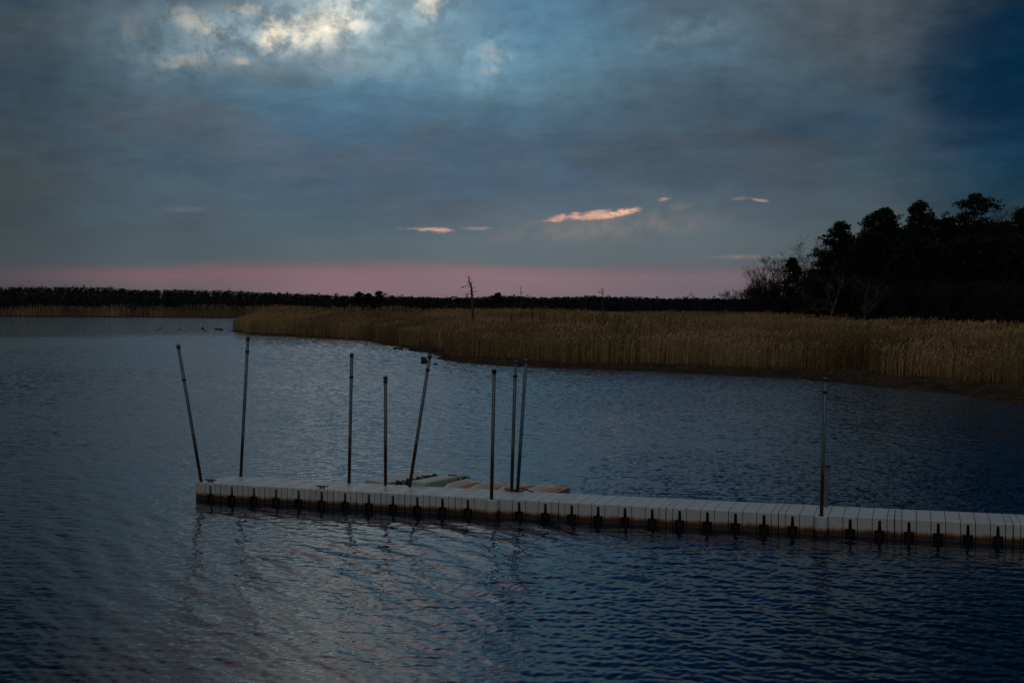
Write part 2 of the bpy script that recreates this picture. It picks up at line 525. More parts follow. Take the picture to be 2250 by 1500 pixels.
    for px, py, a, b_, rot, g in ((2370, 130, 500, 330, 0, .9), (2150, 236, 360, 80, -8, .9), (2190, 312, 260, 34, 4, .6), (2330, 380, 320, 90, 0, .5), (20, 35, 110, 45, 0, .35)):
        f = t.m('MULTIPLY', t.mapr(blob(px, py, a, b_, rot, warp), 0, 1.0, 0, g), t.mapr(t.m('ADD', t.m('MULTIPLY', s1, .5), t.m('MULTIPLY', s3, .5)), .38, .58, 1, .55))
        sky = t.mix(f, sky, srgb(4, 36, 60) if px > 1000 else srgb(36, 70, 98))

    # clear evening sky behind the clouds, seen mostly behind the viewer where the sun has gone down
    ns = t.n('ShaderNodeTexSky', sky_type='NISHITA')
    ns.sun_disc = False
    ns.sun_elevation = math.radians(2.0)
    ns.sun_rotation = math.radians(205)
    nsc = t.n('ShaderNodeVectorMath', operation='SCALE', i_0=ns.outputs[0], i_3=.012).outputs[0]
    back = t.mapr(y, .05, -.5, 0, 1)
    bc = t.n('ShaderNodeVectorMath', operation='ADD', i_0=nsc, i_1=(.048, .058, .070)).outputs[0]
    sky = t.mix(back, sky, bc)
    # overhead deck of cloud
    ov = t.mapr(el, 38, 62, 0, 1)
    sky = t.mix(ov, sky, (.22, .245, .27, 1))
    bg = t.n('ShaderNodeBackground', i_0=sky, i_1=1.0)
    out = t.n('ShaderNodeOutputWorld')
    nt.links.new(bg.outputs[0], out.inputs[0])


make_world()
sun_d = bpy.data.lights.new('sun', 'SUN')
sun_d.energy = .03
sun_d.angle = math.radians(25)
sun_d.color = (1.0, .88, .76)
sun = bpy.data.objects.new('sun', sun_d)
COL.objects.link(sun)
_az, _el = math.radians(205), math.radians(14)
sd = Vector((math.sin(_az) * math.cos(_el), math.cos(_az) * math.cos(_el), math.sin(_el)))
sun.rotation_euler = (-sd).to_track_quat('-Z', 'Y').to_euler()

SC.view_settings.view_transform = 'Standard'
SC.view_settings.look = 'None'
SC.view_settings.exposure = 0
SC.view_settings.gamma = 1

# ------------------------------------------------------------------ shore, land and water
SHORE = [(3300, 1060), (2700, 962), (2450, 922), (2250, 891), (2100, 868), (2000, 856), (1900, 845), (1800, 836), (1700, 829),
         (1600, 824), (1500, 819), (1400, 815), (1300, 811), (1200, 808), (1100, 804), (1040, 800), (985, 794), (955, 786),
         (950, 779), (925, 774), (898, 770), (905, 767), (870, 762), (830, 754), (780, 746), (700, 741), (640, 738), (560, 735),
         (530, 731), (505, 726.5), (528, 722), (550, 712), (572, 704), (562, 699.6), (450, 698.5), (300, 697), (0, 695.5),
         (-900, 693.5)]
shore = np.array([P(*q)[:2] for q in SHORE])
poly = np.vstack([[60, 5], shore, [-700, 300], [-9500, 300], [-9500, 12000], [9500, 12000], [9500, 5]])


def land_dist(x, y):
    """signed distance to the shoreline, positive on land"""
    x = np.asarray(x, float).ravel(); y = np.asarray(y, float).ravel()
    d2 = np.full(x.shape, 1e18)
    for (ax, ay), (bx, by) in zip(poly[:len(shore) + 2], poly[1:len(shore) + 3]):
        ex, ey = bx - ax, by - ay
        tt = np.clip(((x - ax) * ex + (y - ay) * ey) / (ex * ex + ey * ey), 0, 1)
        d2 = np.minimum(d2, (x - ax - tt * ex) ** 2 + (y - ay - tt * ey) ** 2)
    ins = np.zeros(x.shape, bool)
    n = len(poly)
    for i in range(n):
        ax, ay = poly[i]; bx, by = poly[(i + 1) % n]
        if ay == by: continue
        c = (ay > y) != (by > y)
        ins ^= c & (x < (bx - ax) * (y - ay) / (by - ay) + ax)
    return np.where(ins, 1, -1) * np.sqrt(d2)


def ground_z(x, y, d=None):
    x = np.asarray(x, float); y = np.asarray(y, float)
    if d is None: d = land_dist(x, y).reshape(x.shape)
    d = d + (fbm(x * .45, y * .45, 4, 3) - .5) * 1.6 + (fbm(x * 2.3, y * 2.3, 2, 9) - .5) * .35
    land = .22 * (1 - np.exp(-np.maximum(d, 0) / 2.2)) + (fbm(x * .8, y * .8, 3, 5) - .5) * .10 * np.clip(d / 2, 0, 1)
    sea = -.7 * (1 - np.exp(np.minimum(d, 0) / 1.6))
    return np.where(d > 0, land, sea)


def fan(azs, rs):
    A, R = np.meshgrid(azs, rs)
    X, Y = R * np.sin(A), R * np.cos(A)
    nr, na = R.shape
    i = np.arange(nr * na).reshape(nr, na)
    f = np.stack([i[:-1, :-1], i[:-1, 1:], i[1:, 1:], i[1:, :-1]], -1).reshape(-1, 4)
    return X.ravel(), Y.ravel(), R.ravel(), f


rad = math.radians
az_l = np.concatenate([np.linspace(rad(-75), rad(-27), 40)[:-1], np.linspace(rad(-27), rad(27), 520), np.linspace(rad(27), rad(75), 40)[1:]])
rs_l = np.concatenate([[3, 10, 20, 30, 38], np.geomspace(42, 330, 480), np.geomspace(345, 11000, 40)])
X, Y, R, Fc = fan(az_l, rs_l)
LZ = ground_z(X, Y)
ground = np_mesh('marsh_ground', np.stack([X, Y, LZ], 1), Fc, M['mud'], smooth=True)
tag(ground, kind='structure')

# water: real waves near the viewer, finer ripples by the material
az_w = np.concatenate([np.linspace(rad(-75), rad(-25), 60)[:-1], np.linspace(rad(-25), rad(25), 760), np.linspace(rad(25), rad(75), 60)[1:]])
rl = [2.0]
while rl[-1] < 900:
    r = rl[-1]
    st = r * r / (1422 * H) * .62
    cap = .032 if r < 33 else min(.032 + (r - 33) * .004, .075)
    rl.append(r + max(.045 if r < 12 else .03, min(st, cap if r < 95 else .075 * (r / 95) ** 2.2)))
rs_w = np.array(rl)
X, Y, R, Fc = fan(az_w, rs_w)
spacing = np.maximum(np.minimum(R * R / (1422 * H) * .62, np.interp(R, [33, 44], [.032, .075]) * np.maximum(1, R / 95) ** 2.2), .03)
xsp = R * rad(50) / 760
Z = np.zeros_like(X)
patch = np.interp(X / np.maximum(Y, 5), [-.30, -.12], [.38, 1.0]) * np.interp(Y, [21, 27, 45], [1, .62, .55]) * np.clip(.05 + 1.9 * (fbm(X * .12 + Y * .05, Y * .10, 3, 21) - .05), .15, 1.7)
patch2 = np.interp(Y, [21, 27, 45], [1, .62, .6]) * np.interp(X / np.maximum(Y, 5), [-.30, -.12], [.5, 1.0]) * np.clip(.2 + 1.6 * (fbm(X * .22, Y * .18, 3, 31) - .05), .2, 1.7)
gust = .55 + .9 * fbm(X * .035, Y * .07, 3, 44)
open_ = np.interp(Y, [18, 30, 60], [.0, .35, 1.0])
wr = np.random.default_rng(5)
cats = np.clip((X / np.maximum(Y, 5) - .0) / .06, 0, 1) * np.interp(Y, [22.5, 25, 29, 52], [0, 1, 1, 0]) * (.6 + .8 * fbm(X * .2, Y * .12, 3, 91))
for k in range(148):
    if k < 26:                            # longer ripples running away to the right
        lam = wr.uniform(.32, .85); ang = math.radians(wr.normal(34, 14)); sl = .0130; pt = patch
    elif k < 48:
        lam = wr.uniform(.18, .42); ang = math.radians(wr.normal(72, 28)); sl = .0115; pt = patch2
    elif k < 70:
        lam = wr.uniform(.11, .22); ang = math.radians(wr.normal(72, 40)); sl = .0145; pt = patch2
    elif k >= 92:                         # a cat's paw ruffling the water behind the dock
        lam = wr.uniform(.085, .15); ang = math.radians(wr.normal(88, 42)); sl = .021; pt = cats
    else:                                 # wind chop of the open reach
        lam = wr.uniform(.24, .50); ang = math.radians(wr.normal(86, 34)); sl = .021; pt = gust * open_
    kx, ky = math.cos(ang) * 2 * math.pi / lam, math.sin(ang) * 2 * math.pi / lam
    a = sl * lam / (2 * math.pi)
    ly, lx = lam / max(abs(math.sin(ang)), .05), lam / max(abs(math.cos(ang)), .05)
    fade = np.clip((ly / spacing - 2.4) / 1.4, 0, 1) * np.clip((lx / xsp - 2.4) / 1.4, 0, 1)
    ph = kx * X + ky * Y + wr.uniform(0, 6.28) + 1.2 * np.sin(X * .31 + k) + 1.1 * np.cos(Y * .27 + 2 * k)
    s = np.sin(ph)
    Z += a * pt * fade * (s + .22 * np.cos(2 * ph))
water = np_mesh('water', np.stack([X, Y, Z], 1), Fc, M['water'], smooth=True)
tag(water, kind='structure')

# ------------------------------------------------------------------ floating dock
DZ = .335                                 # deck height over the water


def front_row(px): return 1098 + .061 * (px - 440) - .0000031 * (px - 440) ** 2


seams = [440, 485, 533.5, 582, 631, 681, 732.5, 783.5, 837, 889.5, 944, 1000, 1227, 1463, 1710, 1965, 2226, 2500, 2790]
fp = [P(px, front_row(px))[:2] for px in seams]
DW = 1.02
dock = empty('floating_dock', (fp[0][0], fp[0][1], 0))
tag(dock, 'long pale grey plastic floating dock with rusty tide stain crossing the water', 'dock')
bpy.context.view_layer.update()


def profile(step=None):
    r = .018
    p = [(.0 + r, DZ), (.0 + r * .3, DZ - r * .3), (0, DZ - r)]
    if step is not None:
        p += [(0, step), (.075, step), (.075, -.12)]
    else:
        p += [(0, -.12)]
    p += [(DW, -.12), (DW, DZ - r), (DW - r * .3, DZ - r * .3), (DW - r, DZ)]
    return p


def unit_plain(mb, a, b): mb.prism(profile(), a, b)


def unit_pocket(mb, a, b):
    c, w = (a + b) / 2, (b - a)
    hw, hs = .37 * w, .135 * w
    mb.prism(profile(), a, c - hw)
    mb.prism(profile(.128), c - hw, c - hs)
    mb.prism(profile(.288), c - hs, c + hs)
    for s in (-1, 1):                        # slanting cheeks narrow the slot towards its top
        e0, e1 = c + s * (hs - .0002), c + s * hs * .70
        mb.add([(e0, .004, .29), (e1, .004, .29), (e0, .004, .128), (e0, .05, .29), (e1, .05, .29), (e0, .05, .128)], [(0, 1, 2), (3, 5, 4), (1, 4, 5, 2)])
    mb.prism(profile(.128), c + hs, c + hw)
    mb.prism(profile(), c + hw, b)
    return c, hw, hs


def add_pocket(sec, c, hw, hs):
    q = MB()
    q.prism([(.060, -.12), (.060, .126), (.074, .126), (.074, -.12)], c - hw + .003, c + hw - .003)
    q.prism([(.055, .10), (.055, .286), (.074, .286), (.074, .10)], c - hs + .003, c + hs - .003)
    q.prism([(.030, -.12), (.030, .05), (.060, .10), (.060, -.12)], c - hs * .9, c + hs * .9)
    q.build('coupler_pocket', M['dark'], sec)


def pile_holder(sec, x, y, front=True):
    q = MB()
    n = 14
    r = .098
    if front:
        out = [(x - r, y + .12), (x - r, y)] + [(x - r * math.cos(math.pi * k / n), y - .07 - r * .62 * math.sin(math.pi * k / n)) for k in range(n + 1)] + [(x + r, y), (x + r, y + .12)]
    else:
        out = [(x + r, y - .12), (x + r, y)] + [(x + r * math.cos(math.pi * k / n), y + .05 + r * .62 * math.sin(math.pi * k / n)) for k in range(n + 1)] + [(x - r, y), (x - r, y - .12)]
    hz = DZ - .012
    b = len(out)
    inner = [(x + (a - x) * .93, y + (c - y) * .93) for a, c in out]
    vs = [(a, c, -.12) for a, c in out] + [(a, c, hz - .012) for a, c in out] + [(a, c, hz) for a, c in inner]
    fs = [(i, (i + 1) % b, b + (i + 1) % b, b + i) for i in range(b)] + [(b + i, b + (i + 1) % b, 2 * b + (i + 1) % b, 2 * b + i) for i in range(b)]
    fs += [tuple(range(2 * b, 3 * b)), tuple(reversed(range(b)))]
    q.add(vs, fs)
    # sleeve mouth
    cy = y - .04 if front else y + .03
    q.tube([(x, cy, hz - .01), (x, cy, hz + .006)], .052, 14, 1)
    return q.build('pile_holder', [M['dock'], M['hole']], sec)


G = .006
sections = []
for i in range(len(fp) - 1):
    A, B = np.array(fp[i]), np.array(fp[i + 1])
    L = float(np.linalg.norm(B - A))
    ang = math.atan2(B[1] - A[1], B[0] - A[0])
    n_units = 2 if i < 11 else 8
    w = L / n_units
    body = MB()
    pockets = []
    # pattern: half, pocket, half  or  half, pocket, panel, pocket, panel, pocket, panel, pocket, half
    cells = [('h', .5), ('p', 1), ('h', .5)] if i < 11 else [('h', .5), ('p', 1), ('n', 1), ('p', 1), ('n', 1), ('p', 1), ('n', 1), ('p', 1), ('h', .5)]
    hold = None
    if i in (11, 14): hold = 3 if i == 11 else 3
    x = 0.0
    holes = []
    for j, (kind, ln) in enumerate(cells):
        a, b = x * w + G, (x + ln) * w - G
        if j == 0: a += .003
        if j == len(cells) - 1: b -= .003
        if hold == j:
            body.prism(profile(), a, b)
            hx = (a + b) / 2
        elif kind == 'p':
            pockets.append(unit_pocket(body, a, b))
        else:
            unit_plain(body, a, b)
        x += ln
    body.box(.0 + G, L - G, .085, DW - .03, -.10, DZ - .03, 1)          # core seen in the grooves
    for sx in (.5 * w * .55, L - .5 * w * .55):                           # screw plugs in the deck
        for yy in (.20, .26, .74, .80):
            ox = .018 if yy in (.26, .80) else -.018
            body.tube([(sx + ox, yy, DZ - .004), (sx + ox, yy, DZ + .0025)], .012, 8, 1)
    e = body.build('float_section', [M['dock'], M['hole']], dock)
    e.location = (A[0] - fp[0][0], A[1] - fp[0][1], 0)
    e.rotation_euler = (0, 0, ang)
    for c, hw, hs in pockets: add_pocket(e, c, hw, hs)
    sections.append((e, A, ang, L, w))
    if hold is not None:
        pile_holder(e, hx, 0.0)


def to_section(i, pt):
    e, A, ang, L, w = sections[i]
    d = np.array(pt[:2]) - A
    return d[0] * math.cos(ang) + d[1] * math.sin(ang), -d[0] * math.sin(ang) + d[1] * math.cos(ang)


def section_of(pt):
    best = 0
    for i in range(len(sections)):
        lx, ly = to_section(i, pt)
        if -.01 <= lx <= sections[i][3] + .01: best = i
    return best


# cleats on the deck
for px, py in ((463, 1059), (708, 1073)):
    g = P(px, py, DZ)
    q = MB()
    for s in (-1, 1):
        q.tube([(s * .035, 0, -.002), (s * .032, 0, .035)], [.016, .012], 8)
    q.tube([(-.13, 0, .052), (-.09, 0, .044), (-.03, 0, .040), (.03, 0, .040), (.09, 0, .044), (.13, 0, .052)], [.007, .012, .015, .015, .012, .007], 8)
    q.box(-.06, .06, -.025, .025, -.003, .006)
    i = section_of(g)
    o = q.build('cleat', M['black'], dock, True)
    o.location = (g[0] - fp[0][0], max(g[1], fp[0][1] - 9) - fp[0][1], DZ)
    o.rotation_euler = (0, 0, sections[i][2])

# ------------------------------------------------------------------ mooring poles
POLES = [  # base px, base py, top px, top py, rings (rows), radius, description, front holder?
    ((442, 1057), (391, 756), [763, 834], 'thin steel pole leaning left at the far left end of dock', 'end'),
    ((529, 1046), (545, 738), [745, 772], 'tall steel pole near the dock corner, second pole from the left', 'back'),
    ((767, 1061), (773, 775), [781, 828], 'upright dark pole on the dock edge left of the roller port', 'back'),
    ((847, 1066), (847, 825), [831, 838], 'shortest of the tall poles, bolt upright beside the roller port', 'none'),
    ((900, 1069), (945, 778), [784, 812], 'pole leaning right over the roller port', 'none'),
    ((1080, 1094), (1086, 811), [814, 818], 'pole in the round holder on the front side at mid dock', 'front'),
    ((1124, 1079), (1133, 793), [797, 826], 'straighter left pole of the close pair behind the dock', 'back'),
    ((1137, 1080), (1156, 789), [794], 'right leaning pole of the close pair behind the dock', 'back'),
    ((1805, 1131), (1814, 829), [835, 861], 'lone pale pole in the front holder on the right part of dock', 'front'),
    ((1815, 1113), (1820, 1020), [1024], 'short capped post behind the lone pale pole', 'back'),
]
for (bx, by), (tx, ty), rings, lab, where in POLES:
    b = P(bx, by, DZ)
    tp = PD(tx, ty, b[1])
    ax = (tp - b)
    Lp = float(np.linalg.norm(ax))
    un = ax / Lp
    rp_ = .034
    root = empty('mooring_pole', b)
    tag(root, lab, 'pole', 'mooring poles along the dock')
    q = MB()
    k0 = -(1.6)
    q.tube([un * k0, un * (k0 * .5), un * 0, un * (Lp * .5), un * (Lp - .03)], [rp_ * .92] * 5, 14)
    q.build('pipe', M['post'] if lab.startswith('short capped') else M['pole'], root, True)
    q = MB()
    q.tube([un * (Lp - .075), un * (Lp - .004), un * (Lp + .002)], [rp_ * 1.12, rp_ * 1.12, rp_ * .85], 14)
    q.build('cap', M['cap'], root)
    for ry in rings:
        f = (by - ry) / (by - ty)
        q = MB()
        q.tube([un * (Lp * f - .018), un * (Lp * f + .018)], rp_ * 1.22, 14)
        q.build('collar', M['black'], root)
    if where in ('back', 'end'):
        i = section_of(b)
        lx, ly = to_section(i, b)
        if where == 'back':
            pile_holder(sections[i][0], lx, ly - .03, False)
        else:
            q = MB()
            q.tube([(lx - .02, ly + .0, -.12), (lx - .02, ly + .0, DZ - .01)], .085, 16)
            q.build('pile_holder', M['dock'], sections[0][0])

# rope loop joining the pair of poles
a, b = P(1124, 1079, DZ), P(1137, 1080, DZ)
q = MB()
c = (a + b) / 2
pts = []
for k in range(25):
    th = 2 * math.pi * k / 24
    pts.append((c[0] + .17 * math.cos(th), c[1] - .02 + .075 * math.sin(th), DZ + .035 + .03 * math.sin(th * 2 + .5)))
pts.insert(0, (c[0] + .34, c[1] - .1, DZ + .01))
q.tube(pts, .011, 6)
tag(q.build('rope', M['black'], None, True), 'dark rope looped round the close pair of poles', 'rope')

# ------------------------------------------------------------------ roller port and stained floats behind the dock
th0 = math.atan2(fp[11][1] - fp[6][1], fp[11][0] - fp[6][0])
ex = np.array([math.cos(th0), math.sin(th0)])


def frame(origin, turn):
    """unit vectors along the dock and away from it, turned by `turn` degrees"""
    a = th0 + math.radians(turn)
    return np.array([math.cos(a), math.sin(a)]), np.array([-math.sin(a), math.cos(a)])


def sheet_mesh(grid_fn, nu, nv):
    vs = [grid_fn(i / nu, j / nv) for j in range(nv + 1) for i in range(nu + 1)]
    fs = []
    for j in range(nv):
        for i in range(nu):
            a = j * (nu + 1) + i
            fs.append((a, a + 1, a + nu + 2, a + nu + 1))
    return vs, fs


g0 = P(797, 1058, .36)
port = empty('jet_ski_port', (g0[0], g0[1] + .25, 0), th0 + math.radians(-10))
tag(port, 'grey roller port for a jet ski behind the dock, with a raised right wall', 'jet ski port')
PL = 1.62                                  # reach away from the dock


def drop(v): return .012 * v               # the port sits a little lower at its far end


# cross-section u (along dock) -> height; the cradle dips towards its rollers
SEC = [(0, .30), (.02, .36), (.20, .365), (.42, .33), (.66, .265), (.86, .215), (.98, .225), (1.02, .24)]
hull = MB()
nv = 16
for a, (u0, z0) in enumerate(SEC[:-1]):
    u1, z1 = SEC[a + 1]
    vs = []
    for j in range(nv + 1):
        v = PL * j / nv
        # far end comes to a blunt point at the left, cut back to the right
        for (uu, zz) in ((u0, z0), (u1, z1)):
            cut = 1 - .10 * max(0, uu - .2) / .8
            end = max(0, (j / nv - .86) / .14)
            vs.append((uu + end * .10 * (1 - uu), v * cut, zz - drop(v) - .05 * end ** 2))
    hull.add(vs, [(2 * j, 2 * j + 1, 2 * j + 3, 2 * j + 2) for j in range(nv)])
hull.prism([(0, -.1), (0, .30), (PL, .30 - drop(PL)), (PL, -.1)], -.005, 0.0)
# closed ends
end = [(u + .10 * (1 - u), PL * (1 - .10 * max(0, u - .2) / .8), z - drop(PL) - .05) for u, z in SEC]
hull.add(end + [(u, y, -.1) for u, y, z in end], [(i, i + 1, len(SEC) + i + 1, len(SEC) + i) for i in range(len(SEC) - 1)])
st = [(u, 0, z) for u, z in SEC]
hull.add(st + [(u, y, -.1) for u, y, z in st], [(i, i + 1, len(SEC) + i + 1, len(SEC) + i) for i in range(len(SEC) - 1)])
hull.build('cradle', M['port'], port, True)
wall = MB()
for j in range(7):                         # ribbed right pontoon
    v0, v1 = PL * 1.02 * j / 7, PL * 1.02 * (j + 1) / 7 - .012
    z0, z1 = .405 - drop(v0), .405 - drop(v1)
    chop = .0 if j < 6 else .03
    prof_b = [(1.03, v0), (1.40, v0), (1.40, v1), (1.03, v1)]
    vs = [(x, y, -.1) for x, y in prof_b] + [(1.03, v0, z0 - .02), (1.40, v0, z0 - .02), (1.40, v1, z1 - .02 - chop), (1.03, v1, z1 - .02 - chop)] \
        + [(1.06, v0, z0), (1.375, v0, z0), (1.375, v1, z1 - chop), (1.06, v1, z1 - chop)]
    fs = [(0, 1, 5, 4), (1, 2, 6, 5), (2, 3, 7, 6), (3, 0, 4, 7), (4, 5, 9, 8), (5, 6, 10, 9), (6, 7, 11, 10), (7, 4, 8, 11), (8, 9, 10, 11)]
    wall.add(vs, fs)
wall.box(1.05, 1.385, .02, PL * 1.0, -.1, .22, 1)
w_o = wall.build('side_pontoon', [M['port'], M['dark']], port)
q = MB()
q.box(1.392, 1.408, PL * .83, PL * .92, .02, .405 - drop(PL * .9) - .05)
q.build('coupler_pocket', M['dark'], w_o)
q = MB()
q.tube([(1.2, PL * .70, .405 - drop(PL * .7) + .012), (1.36, PL * .73, .405 - drop(PL * .73) + .014), (1.405, PL * .735, .36 - drop(PL * .73)), (1.41, PL * .74, .24 - drop(PL * .74))], .011, 6)
q.build('rope_end', M['black'], w_o, True)


def cradle_z(u):
    for (u0, z0), (u1, z1) in zip(SEC[:-1], SEC[1:]):
        if u0 <= u <= u1: return z0 + (z1 - z0) * (u - u0) / (u1 - u0)
    return SEC[-1][1]


for v in (.12, .48, .84, 1.18, 1.40, 1.47):
    u_c = .72 if v < 1.45 else .98
    ua, ub = (.40, .98) if v < 1.45 else (.80, 1.06)
    q = MB()                               # dark slot the roller turns in
    n = 10
    top, bot = [], []
    for k in range(n + 1):
        u = ua + (ub - ua) * k / n
        hw = .004 + .034 * math.sin(math.pi * k / n) ** .8
        zz = cradle_z(min(u, 1.02)) - drop(v) + .004
        top.append((u, v + hw, zz)); bot.append((u, v - hw, zz))
    vs = top + bot + [(a, b, c + .006) for a, b, c in top] + [(a, b, c + .006) for a, b, c in bot]
    m = n + 1
    fs = [(2 * m + k, 2 * m + k + 1, 3 * m + k + 1, 3 * m + k) for k in range(n)] + [(m + k, m + k + 1, 3 * m + k + 1, 3 * m + k) for k in range(n)] + [(k, k + 1, 2 * m + k + 1, 2 * m + k) for k in range(n)]
    q.add(vs, fs)
    s_o = q.build('roller_slot', M['black'], port)
    q = MB()                               # wheel with a waisted hub on its axle
    zc = cradle_z(u_c) - drop(v) + .055
    q.tube([(u_c - .065, v, zc + .01), (u_c - .05, v, zc + .008), (u_c - .02, v, zc + .003), (u_c + .02, v, zc - .003), (u_c + .05, v, zc - .008), (u_c + .065, v, zc - .01)], [.03, .062, .078, .078, .062, .03], 14)
    q.tube([(u_c - .16, v, zc + .03), (u_c + .16, v, zc - .03)], .014, 8)
    q.build('roller', M['black'], s_o, True)


def ski_float(px, py, turn, label, ln=1.08):
    """white ridges with a flat rust stained deck between and a rounded wing on the right"""
    g = P(px, py, .34)
    root = empty('drive_on_float', (g[0], g[1] + .12, 0), th0 + math.radians(turn))
    tag(root, label, 'drive on float', 'stained drive on floats behind the dock')
    sl = .008
    def ridge(u, le):
        q = MB()
        nn = 8
        prof = [(-.045, .22), (-.04, .372), (-.03, .386), (.014, .386), (.025, .376), (.10, .29), (.11, .22)]
        vs, fs = [], []
        for j in range(nn + 2):
            if j <= nn:
                v = le * j / nn
                for a, z in prof: vs.append((u + a, v, z - sl * v - (.07 * (1 - j / 2) if j < 2 and z > .3 else 0)))
            else:                          # nose slopes down to a point at the right
                for a, z in prof: vs.append((u + a * .6 + .20, le + .12, .29 - sl * (le + .3) + (z - .22) * .12))
        k = len(prof)
        for j in range(nn + 1):
            for i in range(k - 1): fs.append((j * k + i, j * k + i + 1, (j + 1) * k + i + 1, (j + 1) * k + i))
        fs.append(tuple(range(k)))
        fs.append(tuple((nn + 1) * k + i for i in range(k)))
        q.add(vs, fs)
        return q.build('ridge', M['ridge'], root)
    def deck(name, u0, u1, le, z, rnd):
        q = MB()
        out = [(u0, 0), (u1, 0)]
        n = 10
        for k in range(n + 1):
            th = math.pi / 2 * k / n
            out.append((u1 - rnd + rnd * math.cos(th), le - rnd * .8 + rnd * .8 * math.sin(th)))
        out.append((u0, le))
        k = len(out)
        zz = lambda y: z - sl * y
        vs = [(a, b, zz(b) - .02) for a, b in out] + [(u0 + .02 + (a - u0) * .96, b * .985, zz(b)) for a, b in out] + [(a, b, -.1) for a, b in out]
        fs = [tuple(range(k, 2 * k))] + [(i, (i + 1) % k, k + (i + 1) % k, k + i) for i in range(k)] + [(2 * k + i, 2 * k + (i + 1) % k, (i + 1) % k, i) for i in range(k)]
        q.add(vs, fs)
        # moulded ribs
        if rnd < .2:
            for f in (.2, .32, .44):
                q.add([(u0 + f * (u1 - u0), .0, zz(0) + .002), (u0 + (f + .05) * (u1 - u0), .0, zz(0) + .014), (u0 + (f + .1) * (u1 - u0), 0, zz(0) + .002),
                       (u0 + f * (u1 - u0), le * .9, zz(le * .9) + .002), (u0 + (f + .05) * (u1 - u0), le * .9, zz(le * .9) + .014), (u0 + (f + .1) * (u1 - u0), le * .9, zz(le * .9) + .002)],
                      [(0, 1, 4, 3), (1, 2, 5, 4), (0, 2, 1), (3, 4, 5)])
        else:
            w_ = u1 - u0
            q.box(u0 + .22 * w_, u0 + .72 * w_, le * .18, le * .70, zz(le * .45) - .08, zz(le * .45) + .012)
        return q.build(name, M['orange'], root)
    ridge(0, ln)
    deck('floor', .07, .50, ln + .16, .312, .10)
    ridge(.55, ln * 1.0)
    wd = deck('wing_deck', .63, .98, ln + .30, .318, .30)
    return root, wd


r1, w1 = ski_float(972, 1074, -4, 'rust stained drive on float next to the grey roller port')
q = MB()
q.tube([(.84, 1.1, .32), (.97, 1.1, .32)], [.05, .05], 10)
q.build('bumper', M['ridge'], w1, True)
r2, w2 = ski_float(1092, 1081, -4, 'rust stained drive on float behind the close pair of poles')

# ------------------------------------------------------------------ reeds on the marsh
def px_of(x, y): return 1125 + F * x / np.maximum(y, 1)


GROVE = np.array([(1560, 215), (1640, 190), (1750, 152), (1850, 122), (2000, 108), (2250, 99), (2800, 84)], float)


def grove_front(x, y): return np.interp(px_of(x, y), GROVE[:, 0], GROVE[:, 1], left=400)


def bank_width(x, y):
    w = np.interp(x, [-60, -18, -8, 2, 12, 25, 40], [.35, .7, 1.2, 3.0, 4.6, 4.6, 3.6])
    return w + (fbm(x * .22, y * .22, 3, 17) - .5) * 3.4


def scatter(n, x0, x1, y0, y1, test):
    x = rng.uniform(x0, x1, n); y = rng.uniform(y0, y1, n)
    d = land_dist(x, y)
    ok = test(x, y, d)
    return x[ok], y[ok], d[ok]


